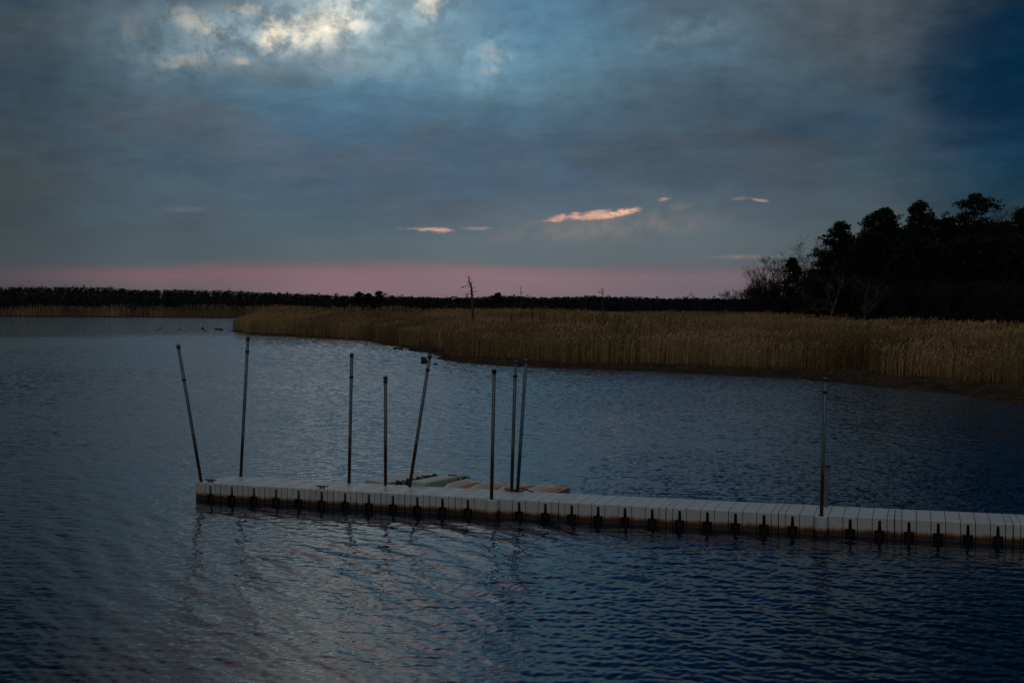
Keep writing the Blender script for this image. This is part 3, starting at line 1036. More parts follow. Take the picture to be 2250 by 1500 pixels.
def reeds_mesh(x, y, d, scale=1.0, hmul=None, wide=1.0, lod=False):
    n = len(x)
    gz = ground_z(x, y, d)
    edge = d - bank_width(x, y)
    h = (1.45 + 1.75 * fbm(x * .15, y * .15, 3, 41) + rng.normal(0, .12, n)) * (.62 + .38 * np.clip(edge / 3.6, 0, 1))
    h *= np.interp(x, [-5, 6, 26], [.97, .93, .82])
    h *= np.where(rng.random(n) < .10, rng.uniform(.55, .85, n), 1)
    if hmul is not None: h = h * hmul
    yaw = rng.uniform(0, 2 * np.pi, n)
    lean = np.stack([rng.normal(.045, .05, n), rng.normal(-.02, .05, n)], 1) + .05 * np.stack([np.cos(x * .7), np.sin(y * .6)], 1)
    bent = rng.random(n) < .05 * (.3 + 2 * fbm(x * .3, y * .3, 2, 97))
    lean += bent[:, None] * rng.normal(0, .45, (n, 2))
    base = np.stack([x, y, gz - .05], 1)
    side = np.stack([np.cos(yaw), np.sin(yaw), np.zeros(n)], 1)
    w = (.011 * wide) * rng.uniform(.8, 1.35, n)
    vs, ts, fs = [], [], []
    tone = np.clip(.42 + .95 * (fbm(x * .16, y * .24, 3, 51) - .5) * 2 + rng.normal(0, .13, n), 0, 1)
    cnt = 0

    def at(t):
        p = base.copy()
        p[:, 0] += lean[:, 0] * h * t * t; p[:, 1] += lean[:, 1] * h * t * t
        p[:, 2] += h * t * (1 - .08 * t * (lean ** 2).sum(1))
        return p

    # stem
    lv = (0, .5, .95) if not lod else (0, .95)
    idx = []
    for t, ww in zip(lv, (1.15, .9, .45) if not lod else (1.1, .5)):
        p = at(t)
        for s in (-1, 1):
            vs.append(p + side * (s * w * ww)[:, None]); ts.append(tone * .8)
            idx.append(cnt + np.arange(n)); cnt += n
    for a in range(len(lv) - 1):
        q = idx[2 * a:2 * a + 4]
        fs.append(np.stack([q[0], q[1], q[3]], 1)); fs.append(np.stack([q[0], q[3], q[2]], 1))
    # long leaves
    for L in range(2):
        t = rng.uniform(.22, .80, n)
        p = at(t)
        a = rng.uniform(0, 2 * np.pi, n)
        ln = rng.uniform(.22, .48, n) * scale
        out = np.stack([np.cos(a), np.sin(a), rng.uniform(1.2, 3.6, n)], 1)
        out /= np.linalg.norm(out, axis=1)[:, None]
        sd = np.stack([-np.sin(a), np.cos(a), np.zeros(n)], 1) * (.016 * wide)
        tip = p + out * ln[:, None]
        tip[:, 2] -= ln * .15
        tl = np.clip(tone + rng.normal(-.05, .08, n), 0, 1)
        i0 = cnt + np.arange(n)
        for v in (p - sd * .6 - [0, 0, .02], p + sd * .6 + [0, 0, .02], p + out * (ln * .5)[:, None] + sd, tip):
            vs.append(v); ts.append(tl)
        fs.append(np.stack([i0, i0 + n, i0 + 2 * n], 1)); fs.append(np.stack([i0, i0 + 2 * n, i0 + 3 * n], 1))
        cnt += 4 * n
    # feathery plume
    pm = rng.random(n) < .8
    k = pm.sum()
    b0 = at(.90)[pm]; tp = at(1.0)[pm]
    nod = np.stack([rng.normal(.07, .05, k), rng.normal(0, .05, k), rng.uniform(-.03, .06, k)], 1)
    for s in range(2):
        a = yaw[pm] + s * 1.4
        sd = np.stack([np.cos(a), np.sin(a), np.zeros(k)], 1) * (rng.uniform(.018, .036, k) * wide ** .6)[:, None]
        mid = (b0 + tp) / 2
        i0 = cnt + np.arange(k)
        tl = np.clip(tone[pm] + rng.normal(.22, .09, k), 0, 1)
        for v in (b0, mid - sd + nod * .3, mid + sd + nod * .3, tp + nod):
            vs.append(v); ts.append(tl)
        fs.append(np.stack([i0, i0 + k, i0 + 2 * k], 1)); fs.append(np.stack([i0 + k, i0 + 3 * k, i0 + 2 * k], 1))
        cnt += 4 * k
    return np.concatenate(vs), np.concatenate(fs), np.concatenate(ts)


def merge(parts):
    V, Fs, T = [], [], []
    o = 0
    for v, f, t in parts:
        V.append(v); Fs.append(f + o); T.append(t); o += len(v)
    return np.concatenate(V), np.concatenate(Fs), np.concatenate(T)


def front_test(x, y, d):
    e = d - bank_width(x, y)
    dens = .55 + .9 * fbm(x * .5, y * .5, 2, 61)
    return (e > 0) & (e < 5.5) & (y < 200) & (y < grove_front(x, y)) & (rng.random(len(x)) < dens) & (np.abs(x) < y * .52)


parts = []
xa, ya, da = scatter(520000, -45, 75, 38, 175, front_test)
parts.append(reeds_mesh(xa, ya, da))
xb, yb, db = scatter(150000, -75, 95, 45, 178,
                     lambda x, y, d: (d - bank_width(x, y) > 4.5) & (y < grove_front(x, y) + 6) & (y < 172 + 10 * np.sin(x * .1)) & (np.abs(x) < y * .52))
parts.append(reeds_mesh(xb, yb, db, wide=1.35))
xf, yf, df = scatter(60000, -190, -20, 225, 345,
                     lambda x, y, d: (d > .3) & (d < 9) & (y > 215))
parts.append(reeds_mesh(xf, yf, df, wide=2.6, lod=True))
# a few lone stems standing off the point
tipx = np.array([P(q, 722)[0] for q in (513, 516.5, 519.5, 523)]); tipy = np.array([P(q, 722)[1] for q in (513, 516.5, 519.5, 523)])
parts.append(reeds_mesh(tipx, tipy, np.full(4, .8), hmul=np.array([.9, .75, 1.0, .7])))
V, Fs, T = merge(parts)
reeds = np_mesh('reeds', V, Fs, M['reed'], tint=T)
tag(reeds, 'tall dry golden brown reeds covering the marsh behind the mud bank', 'reeds', kind='stuff')

# fallen reeds and short tussocks on the mud bank
xl, yl, dl = scatter(120000, -45, 75, 38, 175,
                     lambda x, y, d: (d > -.25) & (d < bank_width(x, y) + 1.2) & (y < 180) & (np.abs(x) < y * .52)
                     & (rng.random(len(x)) < np.clip(1.5 * fbm(x * .6, y * .8, 3, 71) - .28 + .3 * (d > 2), .03, 1)))
n = len(xl)
zl = ground_z(xl, yl, dl)
a = rng.normal(.15, .55, n) + np.where(rng.random(n) < .3, rng.uniform(0, 6.28, n), 0)
ln = rng.uniform(.18, .75, n)
up = np.abs(rng.normal(.0, .14, n)) + np.where(rng.random(n) < .22, rng.uniform(.15, .45, n), 0)
dr = np.stack([np.cos(a), np.sin(a), np.zeros(n)], 1)
sd = np.stack([-np.sin(a), np.cos(a), np.zeros(n)], 1) * .012
p0 = np.stack([xl, yl, np.maximum(zl, -.01) + rng.uniform(.0, .05, n)], 1)
p1 = p0 + dr * (ln * .5)[:, None] + np.stack([0 * a, 0 * a, up * .7], 1)
p2 = p0 + dr * ln[:, None] + np.stack([0 * a, 0 * a, up * .6], 1)
upv = np.array([0, 0, .010])
V = np.concatenate([p0 - sd, p0 + sd + upv, p1 - sd, p1 + sd + upv, p2])
i0 = np.arange(n)
Fs = np.concatenate([np.stack([i0, i0 + n, i0 + 3 * n], 1), np.stack([i0, i0 + 3 * n, i0 + 2 * n], 1), np.stack([i0 + 2 * n, i0 + 3 * n, i0 + 4 * n], 1)])
tl = np.clip(.3 + .6 * (fbm(xl * .5, yl * .5, 3, 81) - .4) + rng.normal(0, .18, n), 0, 1)
litter = np_mesh('fallen_reeds', V, Fs, M['litter'], tint=np.tile(tl, 5))
tag(litter, 'brown fallen reeds and tussocks lying on the mud bank', 'fallen reeds', kind='stuff')

# ------------------------------------------------------------------ far woods
TOPS = np.array([(-700, 626), (0, 628), (60, 627), (200, 628), (300, 634), (400, 634), (600, 641), (700, 645), (760, 647), (900, 650), (1000, 653), (1060, 652), (1090, 647),
                 (1140, 649), (1190, 652), (1270, 651), (1285, 648), (1320, 650), (1400, 652), (1500, 655), (1560, 654), (1620, 655), (1800, 652), (2000, 650)], float)
V, Fs, T = [], [], []
o = 0
fr = np.random.default_rng(3)
tris, tn = [], []
for row, (yy, dh) in enumerate(((392, -1.6), (402, -.6), (412, -.1), (422, 0), (432, .1))):
    xs = np.arange(-260, 150, .5)
    xs = xs + fr.uniform(-.4, .4, len(xs))
    for x in xs:
        y = yy + fr.uniform(-5, 5)
        pxx = 1125 + F * x / y
        top = H + (YH - np.interp(pxx, TOPS[:, 0], TOPS[:, 1])) / F * y + dh
        h = top * fr.uniform(.90, 1.0) * (.94 + .1 * float(fbm(np.array([x * .12]), np.array([y * .2]), 2, 5)[0])) + (fr.random() < .07) * fr.uniform(.2, .8)
        bare = row == 0 and fr.random() < .75
        tone = fr.uniform(.1, .9)
        wdt = fr.uniform(.10, .24) * h + .1
        conic = fr.random() < .35
        k = 70 if not bare else 46
        u = fr.uniform(.12, 1, k) if not bare else fr.uniform(0, .88, k)
        prof = (1.05 - u) if conic else np.sqrt(np.maximum(1 - ((u - .62) / .42) ** 2, .02))
        ang = fr.uniform(0, 6.28, k)
        rr = wdt * prof * np.sqrt(fr.random(k))
        c = np.stack([x + rr * np.cos(ang), y + rr * np.sin(ang), u * h * .97], 1)
        if bare:
            dv = fr.normal(0, .22, (k, 3)) + np.stack([np.zeros(k), np.zeros(k), fr.uniform(.1, .14, k) * h], 1)
            pv = np.stack([np.cos(ang), np.sin(ang), np.zeros(k)], 1) * .05
            tri = np.stack([c - pv, c + pv, c + dv], 1)
            tn.append(np.full(k * 3, 1.01 + tone))
        else:
            s = fr.uniform(.2, .42, (k, 1, 1))
            tri = c[:, None, :] + fr.normal(0, 1, (k, 3, 3)) * s * np.array([1, 1, .55])
            tri[:, :, 2] = np.minimum(tri[:, :, 2], h)
            tn.append(np.clip(np.repeat(tone * .6 + fr.uniform(0, .4, k), 3), 0, 1))
        tris.append(tri)
        if not bare or fr.random() < .5:   # trunk
            w_ = .07
            b = np.array([x, y, 0])
            tris.append(np.array([[b - [w_, 0, 0], b + [w_, 0, 0], b + [0, 0, h * .9]], [b - [0, w_, 0], b + [0, w_, 0], b + [0, 0, h * .9]]]))
            tn.append(np.full(6, 1.3))
tri = np.concatenate(tris); tn = np.concatenate(tn)
V = tri.reshape(-1, 3); Fs = np.arange(len(V)).reshape(-1, 3)


def far_mat():
    m, t, b = material('far_woods', .9, .1)
    at = t.n('ShaderNodeAttribute', attribute_name='tint').outputs['Fac']
    green = t.mix(at, (.016, .024, .022, 1), (.034, .044, .036, 1))
    twig = t.mix(t.m('SUBTRACT', at, 1.0), (.038, .033, .038, 1), (.068, .058, .064, 1))
    t.put(b, 'Base Color', t.mix(t.m('GREATER_THAN', at, 1.0), green, twig))
    return m


woods = np_mesh('far_woods', V, Fs, far_mat(), tint=tn)
tag(woods, 'dark low line of far off woods along the horizon', 'woods', kind='stuff')

# ------------------------------------------------------------------ trees
def limb(mb, p, d, ln, r, lvl, rg, up=.12, kids=(5, 5, 4, 3), wob=.22, ends=None, sides=(7, 5, 4, 3, 3)):
    """grow a crooked tapering limb with side limbs"""
    n = 5 if lvl < 2 else 4
    pts, rad_ = [Vector(p)], [r]
    d = Vector(d).normalized()
    for i in range(n):
        d = (d + Vector((rg.gauss(0, wob), rg.gauss(0, wob), rg.gauss(0, wob) + up))).normalized()
        pts.append(pts[-1] + d * (ln / n))
        rad_.append(max(r * (1 - .78 * (i + 1) / n), .011))
    mb.tube(pts, rad_, sides[min(lvl, 4)], 0, False)
    if lvl >= len(kids):
        if ends is not None: ends.append((pts[-1].copy(), d.copy()))
        return
    for k in range(kids[lvl]):
        t = rg.uniform(.28 if lvl else .35, 1.0)
        i = min(int(t * n), n - 1)
        q = pts[i].lerp(pts[i + 1], t * n - i)
        a = rg.uniform(0, 2 * math.pi)
        side = Vector((math.cos(a), math.sin(a), 0))
        dd = (d * rg.uniform(.5, .95) + side * rg.uniform(.5, 1.0) + Vector((0, 0, .15))).normalized()
        limb(mb, q, dd, ln * rg.uniform(.42, .68), rad_[i] * rg.uniform(.45, .65), lvl + 1, rg, up, kids, wob, ends, sides)


def bare_tree(label, base, h, seed, mat='bark', spread=1.0, lean=(0, 0), fork=1, kids=(5, 4, 4, 2), group='bare trees at the edge of the grove', name='bare_tree', r=None):
    rg = random.Random(seed)
    root = empty(name, base)
    tag(root, label, 'tree', group)
    r = r or h * .021
    tr = MB(); br = MB()
    th = h * (.42 if fork > 1 else .62)
    pts, rr = [Vector((0, 0, -.3))], [r * 1.25]
    d = Vector((lean[0], lean[1], 1)).normalized()
    for i in range(6):
        d = (d + Vector((rg.gauss(0, .06), rg.gauss(0, .06), .05))).normalized()
        pts.append(pts[-1] + d * (th / 6)); rr.append(r * (1 - .5 * (i + 1) / 6))
    tr.tube(pts, rr, 8, 0, False)
    for k in range(fork + 5):
        if k < fork:
            q, ri = pts[-1], rr[-1]
            dd = d + Vector((rg.gauss(0, .38 * spread), rg.gauss(0, .3 * spread), .25))
            ll = h * .42
        else:
            i = rg.randint(2, 6)
            q, ri = pts[i], rr[i] * .55
            a = rg.uniform(0, 6.28)
            dd = Vector((math.cos(a) * spread, math.sin(a) * spread, rg.uniform(.3, .8)))
            ll = h * rg.uniform(.2, .36)
        limb(br, q, dd, ll, ri * .85, 0, rg, .07, kids, .20)
    tr.build('trunk', M[mat], root, True)
    br.build('branches', M[mat], root)
    # scale so that the top reaches h
    zmax = max(v.co.z for c in root.children for v in c.data.vertices)
    s = h / zmax
    for c in root.children: c.data.transform(Matrix.Scale(s, 4))
    return root


def needle_tris(cs, dirs, rr, k, ln, wd, flat=.6):
    """tufts of needle bundles round the clump centres"""
    n = len(cs)
    c = np.repeat(np.asarray(cs), k, 0)
    dd = rr.normal(0, 1, (n * k, 3)) * np.array([1, 1, flat]) + np.repeat(np.asarray(dirs), k, 0) * .5
    dd /= np.linalg.norm(dd, axis=1)[:, None]
    side = np.cross(dd, rr.normal(0, 1, (n * k, 3)))
    side /= np.maximum(np.linalg.norm(side, axis=1), 1e-6)[:, None]
    L = rr.uniform(.6, 1.2, (n * k, 1)) * ln
    W = rr.uniform(.7, 1.3, (n * k, 1)) * wd
    off = c + dd * L * .15
    tri = np.stack([off - side * W * .4, off + dd * L, off + dd * L * .45 + side * W], 1)
    tone = np.repeat(np.clip(rr.normal(.45, .2, n), 0, 1), k)
    tone = np.clip(tone + rr.normal(0, .12, n * k), 0, 1)
    return tri.reshape(-1, 3), np.repeat(tone, 3)


RW = 1.06


def pine_tree(label, base, h, seed, shape, group='pines of the dark grove', bare_to=.35, k=13, name='pine_tree', dome=.30, mat='pine', ln=.34, wd=.085, density=1.0, cat='tree'):
    """shape: list of (height fraction, reach in metres, side bias)"""
    rg = random.Random(seed); rr = np.random.default_rng(seed)
    root = empty(name, base)
    tag(root, label, cat, group)
    tr = MB(); br = MB()
    r = .014 * h + .03
    pts, rad_ = [], []
    ox = oy = 0
    for i in range(11):
        t = i / 10
        pts.append(Vector((ox, oy, -.3 + (h - .25 + .3) * t))); rad_.append(max(r * (1 - .9 * t), .02))
        ox += rg.gauss(0, .010 * h); oy += rg.gauss(0, .010 * h)
    tr.tube(pts, rad_, 8, 0, False)
    hs = [s[0] for s in shape]
    cs, ds = [], []
    nb = int(h * 4.6 * density)
    for i in range(nb):
        t = bare_to + (1.0 - bare_to) * ((i + rg.random()) / nb)
        reach = float(np.interp(t, hs, [s[1] for s in shape])); bias = float(np.interp(t, hs, [s[2] for s in shape]))
        a = rg.uniform(0, 6.28)
        reach *= (1 + bias * math.cos(a)) * rg.uniform(.55, 1.12) * RW
        f = t * 10
        j = min(int(f), 9)
        q = pts[j].lerp(pts[j + 1], f - j)
        rise = rg.uniform(.25, 1.0) if t > .72 else (rg.uniform(.0, .5) if t > .5 else rg.uniform(-.15, .2))
        dd = Vector((math.cos(a), math.sin(a), rise)).normalized()
        m = 5
        pp = [q]
        for s in range(m):
            dd = (dd + Vector((rg.gauss(0, .16), rg.gauss(0, .16), rg.gauss(.05, .1)))).normalized()
            pp.append(pp[-1] + dd * reach / m)
        br.tube(pp, [max(.012, .035 * (1 - s / (m + .5))) for s in range(m + 1)], 4, 0, False)
        for s in range(2, m + 1):
            for e in range(4 if s < m else 8):
                o_ = Vector((rg.gauss(0, .36), rg.gauss(0, .36), rg.gauss(.10, .13)))
                c = pp[s] + o_
                rr_ = math.hypot(c.x - pts[-1].x, c.y - pts[-1].y)
                if c.z < h - .12 - dome * rr_ ** 1.5 + .22 * math.sin(2.3 * c.x + seed) * math.sin(2.9 * c.y): cs.append(tuple(c)); ds.append(tuple((dd + Vector((0, 0, .5))).normalized()))
    for e in range(7):
        cs.append((pts[-1].x + rg.gauss(0, .12), pts[-1].y + rg.gauss(0, .12), h - rg.uniform(.1, .7))); ds.append((0, 0, 1))
    tr.build('trunk', M['bark'], root, True)
    br.build('branches', M['bark'], root)
    v, tn_ = needle_tris(cs, ds, rr, k, ln, wd)
    np_mesh('crown', v, np.arange(len(v)).reshape(-1, 3), M[mat], root, tint=tn_)
    return root


def cedar_tree(label, base, h, seed, width, group='cedars of the dark grove'):
    rg = random.Random(seed); rr = np.random.default_rng(seed)
    root = empty('cedar_tree', base)
    tag(root, label, 'tree', group)
    tr = MB()
    tr.tube([(0, 0, -.3), (0.03, 0, h * .5), (0, 0.02, h - .1)], [.02 * h, .012 * h, .015], 7, 0, False)
    cs, ds = [], []
    br = MB()
    z = h * .10
    while z < h - .2:
        f = 1 - z / h
        reach = width * (.12 + f ** .8)
        for b in range(7):
            a = rg.uniform(0, 6.28); L = reach * rg.uniform(.6, 1.15)
            e = Vector((math.cos(a) * L, math.sin(a) * L, z - .05 * L + rg.uniform(0, .25)))
            s = Vector((0, 0, z))
            br.tube([s, s.lerp(e, .55) + Vector((0, 0, -.06 * L)), e], [.03, .02, .01], 4, 0, False)
            for t in (.35, .55, .75, .92, 1.0):
                c = s.lerp(e, t)
                cs.append((c.x + rg.gauss(0, .12), c.y + rg.gauss(0, .12), c.z + rg.gauss(.02, .06))); ds.append((math.cos(a), math.sin(a), .15))
        z += rg.uniform(.22, .36)
    cs.append((0, 0, h - .2)); ds.append((0, 0, 1))
    tr.build('trunk', M['bark'], root, True)
    br.build('branches', M['bark'], root)
    v, tn_ = needle_tris(cs, ds, rr, 11, .30, .10, .35)
    np_mesh('crown', v, np.arange(len(v)).reshape(-1, 3), M['cedar'], root, tint=tn_)
    return root


def spot(px, top, y):
    """ground point below photo column px at distance y, and the height that reaches row `top`"""
    q = PD(px, top, y)
    g = float(ground_z(np.array([q[0]]), np.array([y]))[0])
    return (q[0], y, g), q[2] - g


ROUND = [(.3, .5, 0), (.5, 1.6, .1), (.66, 2.3, 0), (.82, 2.1, 0), (.94, 1.1, 0), (1, .3, 0)]
BROAD = [(.2, 1.8, -.3), (.45, 2.6, -.2), (.65, 2.5, .1), (.8, 2.0, .25), (.92, 1.1, 0), (1, .3, 0)]
SPIKY = [(.2, 2.0, 0), (.5, 2.6, 0), (.72, 2.2, .2), (.82, 1.2, .3), (.9, .7, 0), (1, .25, 0)]
FULL = [(.1, 2.0, 0), (.35, 2.5, 0), (.6, 2.1, 0), (.8, 1.5, 0), (1, .3, 0)]

b, h = spot(1845, 488, 128); pine_tree('full dark pine at the left end of the grove, left of the round crowned pine', b, h, 21, [(.1, 2.2, -.1), (.4, 2.5, -.2), (.62, 2.0, -.25), (.8, 1.7, .1), (.93, 1.2, 0), (1, .4, 0)], bare_to=.12, dome=.42)
b, h = spot(1930, 459, 124); pine_tree('round crowned pine with sky showing between its bare lower branches', b, h, 22, ROUND, bare_to=.42)
b, h = spot(2020, 442, 121); pine_tree('pine with a spiky narrow top between the round and the tallest pine', b, h, 23, SPIKY, bare_to=.15, dome=.75)
b, h = spot(2076, 478, 123); pine_tree('smaller pine tucked against the left side of the tallest pine', b, h, 24, ROUND, bare_to=.2)
b, h = spot(2135, 427, 119); pine_tree('tallest pine of the grove with a long branch reaching right', b, h, 25, [(.15, 2.2, 0), (.45, 3.0, -.1), (.62, 2.9, .05), (.76, 2.8, .35), (.86, 2.0, .2), (.94, 1.4, 0), (1, .4, 0)], bare_to=.12, dome=.26)
b, h = spot(2252, 452, 112); pine_tree('pine half cut off by the right edge of the picture', b, h, 26, ROUND, bare_to=.2)
b, h = spot(1742, 565, 158); cedar_tree('small dark cedar with tiered branches beside the big bare tree', b, h, 31, 2.0)

# trees filling the grove behind its front row (one of each kind, then copies of it and of its parts)
gp = 'dark trees deep in the grove'
src = [pine_tree('dark pine deep inside the black grove on the right', (0, 0, 0), 9.0, 41, FULL, gp, .06, 12),
       pine_tree('dark pine deep inside the black grove on the right', (0, 0, 0), 10.0, 42, BROAD, gp, .10, 12),
       cedar_tree('dark cedar deep inside the black grove on the right', (0, 0, 0), 7.0, 43, 2.1, gp)]


def dup(root, loc, rz, s, label=None):
    r = root.copy(); COL.objects.link(r)
    r.location = loc; r.rotation_euler = (0, 0, rz); r.scale = (s, s, s)
    if label: r['label'] = label
    for ch in list(root.children):
        c = ch.copy(); COL.objects.link(c); c.parent = r
    return r


rg = random.Random(77)
skyline = np.array([(1690, 640), (1760, 600), (1800, 560), (1850, 512), (1950, 490), (2050, 484), (2150, 478), (2250, 474), (2400, 455), (2800, 450)], float)
used = [False] * 3
for row, (dy, cnt, drop_) in enumerate(((5, 15, 70), (12, 15, 45), (22, 14, 22), (34, 13, 12))):
    for i in range(cnt):
        px = 1765 + (2560 - 1765) * (i + rg.uniform(.1, .9)) / cnt
        yy = float(np.interp(px, GROVE[:, 0], GROVE[:, 1])) + dy + rg.uniform(-2, 3)
        top = float(np.interp(px, skyline[:, 0], skyline[:, 1])) + drop_ * rg.uniform(.6, 1.3)
        bpt, h = spot(px, top, yy)
        kk = rg.choice((0, 0, 1, 2)) if row else rg.choice((0, 2, 2))
        nat = (9.0, 10.0, 7.0)[kk]
        if not used[kk]:
            used[kk] = True
            o = src[kk]; o.location = bpt; o.scale = (h / nat,) * 3; o.rotation_euler.z = rg.uniform(0, 6.28)
        else:
            dup(src[kk], bpt, rg.uniform(0, 6.28), h / nat)

# bare trees
BT = [  # px, top, distance, seed, spread, lean, fork, bark, label
    (1702, 552, 162, 51, 1.5, (-.10, 0), 3, 'bark', 'big spreading bare tree left of the dark cedar, limbs forking widely'),
    (1665, 586, 172, 52, 1.0, (-.05, 0), 2, 'bark', 'twiggy bare tree just left of the big spreading bare tree'),
    (1770, 572, 156, 53, .8, (0, 0), 2, 'bark', 'fine twigged bare tree between the cedar and the full pine'),
    (1793, 512, 138, 54, .6, (0, 0), 2, 'bark', 'tall slender bare tree against the left side of the full pine'),
    (2197, 437, 117, 55, .6, (0, 0), 2, 'bark', 'tall bare tree right of the tallest pine'),
    (2228, 452, 116, 56, .8, (.05, 0), 2, 'bark', 'bare tree with arching twigs near the right edge'),
    (1816, 560, 121, 57, .5, (.04, 0), 2, 'palebark', 'pale stemmed thin tree forking in front of the full pine'),
    (1903, 610, 112, 58, .7, (0, 0), 1, 'palebark', 'pale crooked birch like tree in front of the dark grove'),
    (1952, 640, 109, 59, .5, (.03, 0), 1, 'greybark', 'short grey sapling right of the pale crooked tree'),
    (1600, 630, 205, 60, .9, (0, 0), 2, 'bark', 'small lone bare tree left of the grove, standing apart'),
    (1508, 639, 230, 61, .9, (0, 0), 2, 'bark', 'small bare tree above the reeds further left of the grove'),
]
for px, top, yy, seed, spr, lean, fork, mat, lab in BT:
    bpt, h = spot(px, top, yy)
    bare_tree(lab, bpt, h, seed, mat, spr, lean, fork, (3, 3, 2) if mat != 'bark' else (6, 5, 4, 2))
# bare saplings and brush along the foot of the grove
brush = bare_tree('grey leafless sapling in the brush at the foot of the grove', (0, 0, 0), 5.0, 71, 'greybark', 1.0, (0, 0), 3, (6, 5, 4), 'leafless saplings at the foot of the grove', 'bare_sapling', .055)
brush2 = bare_tree('grey leafless sapling in the brush at the foot of the grove', (0, 0, 0), 5.0, 72, 'bark', .7, (.05, 0), 4, (6, 5, 4), 'leafless saplings at the foot of the grove', 'bare_sapling', .05)
first = [True, True]
for i in range(54):
    px = rg.uniform(1622, 2420) if i < 36 else rg.uniform(1615, 1850)
    yy = float(np.interp(px, GROVE[:, 0], GROVE[:, 1])) + rg.uniform(-3, 5)
    lim = float(np.interp(px, [1615, 1640, 1675, 1720, 1800, 2000, 2420], [640, 604, 590, 605, 570, 600, 600]))
    if 1712 < px < 1775: lim = 632
    bpt, h = spot(px, lim + rg.uniform(0, 45), yy)
    k = i % 2
    s = h / 5.0
    if first[k]:
        first[k] = False
        o = (brush, brush2)[k]; o.location = bpt; o.scale = (s, s, s)
    else:
        dup((brush, brush2)[k], bpt, rg.uniform(0, 6.28), s)

# pines standing up out of the far woods
for px, top, wd_, lab in ((790, 642, .9, 'leftmost of three taller pines in the far woods, flat topped'), (808, 645, .8, 'middle and smallest of three taller pines in the far woods'),
                          (834, 640, 1.3, 'rightmost and broadest of three taller pines in the far woods'), (1094, 644, 1.2, 'rounded pine rising from the far woods right of the dead tree')):
    bpt, h = spot(px, top, 386)
    pine_tree(lab, bpt, h, int(px), [(.4, .3, 0), (.62, wd_ * 1.2, 0), (.8, wd_ * 1.35, .2), (.92, wd_ * .9, 0), (1, .2, 0)], 'taller pines in the far woods', .5, 8, ln=.40, wd=.16, density=1.0)

# ------------------------------------------------------------------ dead trees in the reeds
def dead_tree(label, y, trunk, r0, twigs, name='dead_tree', group='dead trees standing in the reeds'):
    """trunk and twigs are pixel paths at the distance y; twigs stand out to both sides in depth"""
    b = PD(*trunk[0], y)
    g = float(ground_z(np.array([b[0]]), np.array([y]))[0])
    root = empty(name, (b[0], y, g))
    tag(root, label, 'tree', group)
    rg_ = random.Random(int(trunk[0][0]))
    off = np.array([b[0], y, g])
    pts = [np.array([0, 0, -.3])] + [PD(*q, y) - off for q in trunk]
    q = MB()
    n = len(pts)
    q.tube(pts, [max(r0 * (1 - .8 * i / (n - 1)), .014) for i in range(n)], 8)
    q.build('trunk', M['deadwood'], root, True)
    for tw in twigs:
        q = MB()
        sgn = rg_.uniform(-1, 1)
        pp = []
        L = 0
        for i, c in enumerate(tw):
            if i: L += math.hypot(c[0] - tw[i - 1][0], c[1] - tw[i - 1][1]) / F * y
            pp.append(PD(*c, y) - off + np.array([0, sgn * L * .7, 0]))
        q.tube(pp, [max(.034 * (1 - .7 * i / (len(pp) - 1)), .011) for i in range(len(pp))], 5)
        q.build('branch', M['deadwood'], root)
    return root


def Z(a, b): return (980 + a / 13.64, 590 + b / 13.64)


dead_tree('dead tree with a forked top and bare broken branches, alone in the reeds', 104,
          [Z(812, 1420), Z(800, 1200), Z(785, 900), Z(768, 640), Z(742, 480), Z(705, 410), Z(682, 330), Z(680, 262)], .13,
          [[Z(740, 490), Z(640, 505), Z(530, 548), Z(430, 592)], [Z(535, 545), Z(440, 541)], [Z(745, 475), Z(757, 430), Z(760, 388), Z(800, 395), Z(858, 384)],
           [Z(684, 320), Z(775, 320)], [Z(688, 385), Z(640, 392), Z(592, 384)], [Z(775, 592), Z(830, 570), Z(910, 528)], [Z(780, 678), Z(850, 696), Z(970, 670)],
           [Z(755, 745), Z(660, 772), Z(600, 778), Z(500, 762)], [Z(660, 772), Z(580, 828)], [Z(655, 770), Z(640, 728), Z(590, 702)], [Z(750, 690), Z(680, 652)],
           [Z(682, 264), Z(650, 237), Z(604, 236)], [Z(681, 268), Z(703, 245), Z(707, 212)], [Z(788, 790), Z(850, 812)], [Z(800, 1020), Z(850, 1035), Z(905, 1056), Z(890, 1110)],
           [Z(745, 555), Z(672, 552)], [Z(760, 475), Z(802, 470)], [Z(720, 436), Z(660, 438)]])


def W(a, b): return (1090 + a / 9.0, 600 + b / 9.0)


dead_tree('thin dead pole tree with one twig, right of the forked dead tree', 106, [W(500, 830), W(497, 700), W(492, 430), W(482, 250)], .055,
          [[W(492, 370), W(520, 392), W(535, 388)], [W(490, 300), W(476, 310)]])
dead_tree('short dead stub left of the thin dead pole tree', 97, [W(308, 830), W(312, 715)], .06, [[W(308, 800), W(295, 790)]], 'dead_stub', 'dead stubs in the reeds')
dead_tree('thickest leaning dead stub, leaning left out of the reeds', 97, [W(720, 800), W(700, 740), W(672, 665)], .07, [], 'dead_stub', 'dead stubs in the reeds')
dead_tree('thin dead stub between the two leaning stubs', 98, [W(872, 780), W(860, 700)], .05, [[W(865, 740), W(880, 715)]], 'dead_stub', 'dead stubs in the reeds')
dead_tree('rightmost leaning dead stub of the cluster', 97, [W(950, 800), W(935, 720), W(918, 650)], .05, [], 'dead_stub', 'dead stubs in the reeds')
dead_tree('dead tree with a slanting left branch in mid marsh', 106, [W(2112, 840), W(2108, 600), W(2112, 420), W(2120, 265)], .07,
          [[W(2108, 420), W(2060, 375), W(2035, 340)], [W(2060, 375), W(2010, 372)], [W(2114, 335), W(2065, 300)], [W(2112, 350), W(2080, 352)], [W(2105, 770), W(2085, 730), W(2082, 690)]])

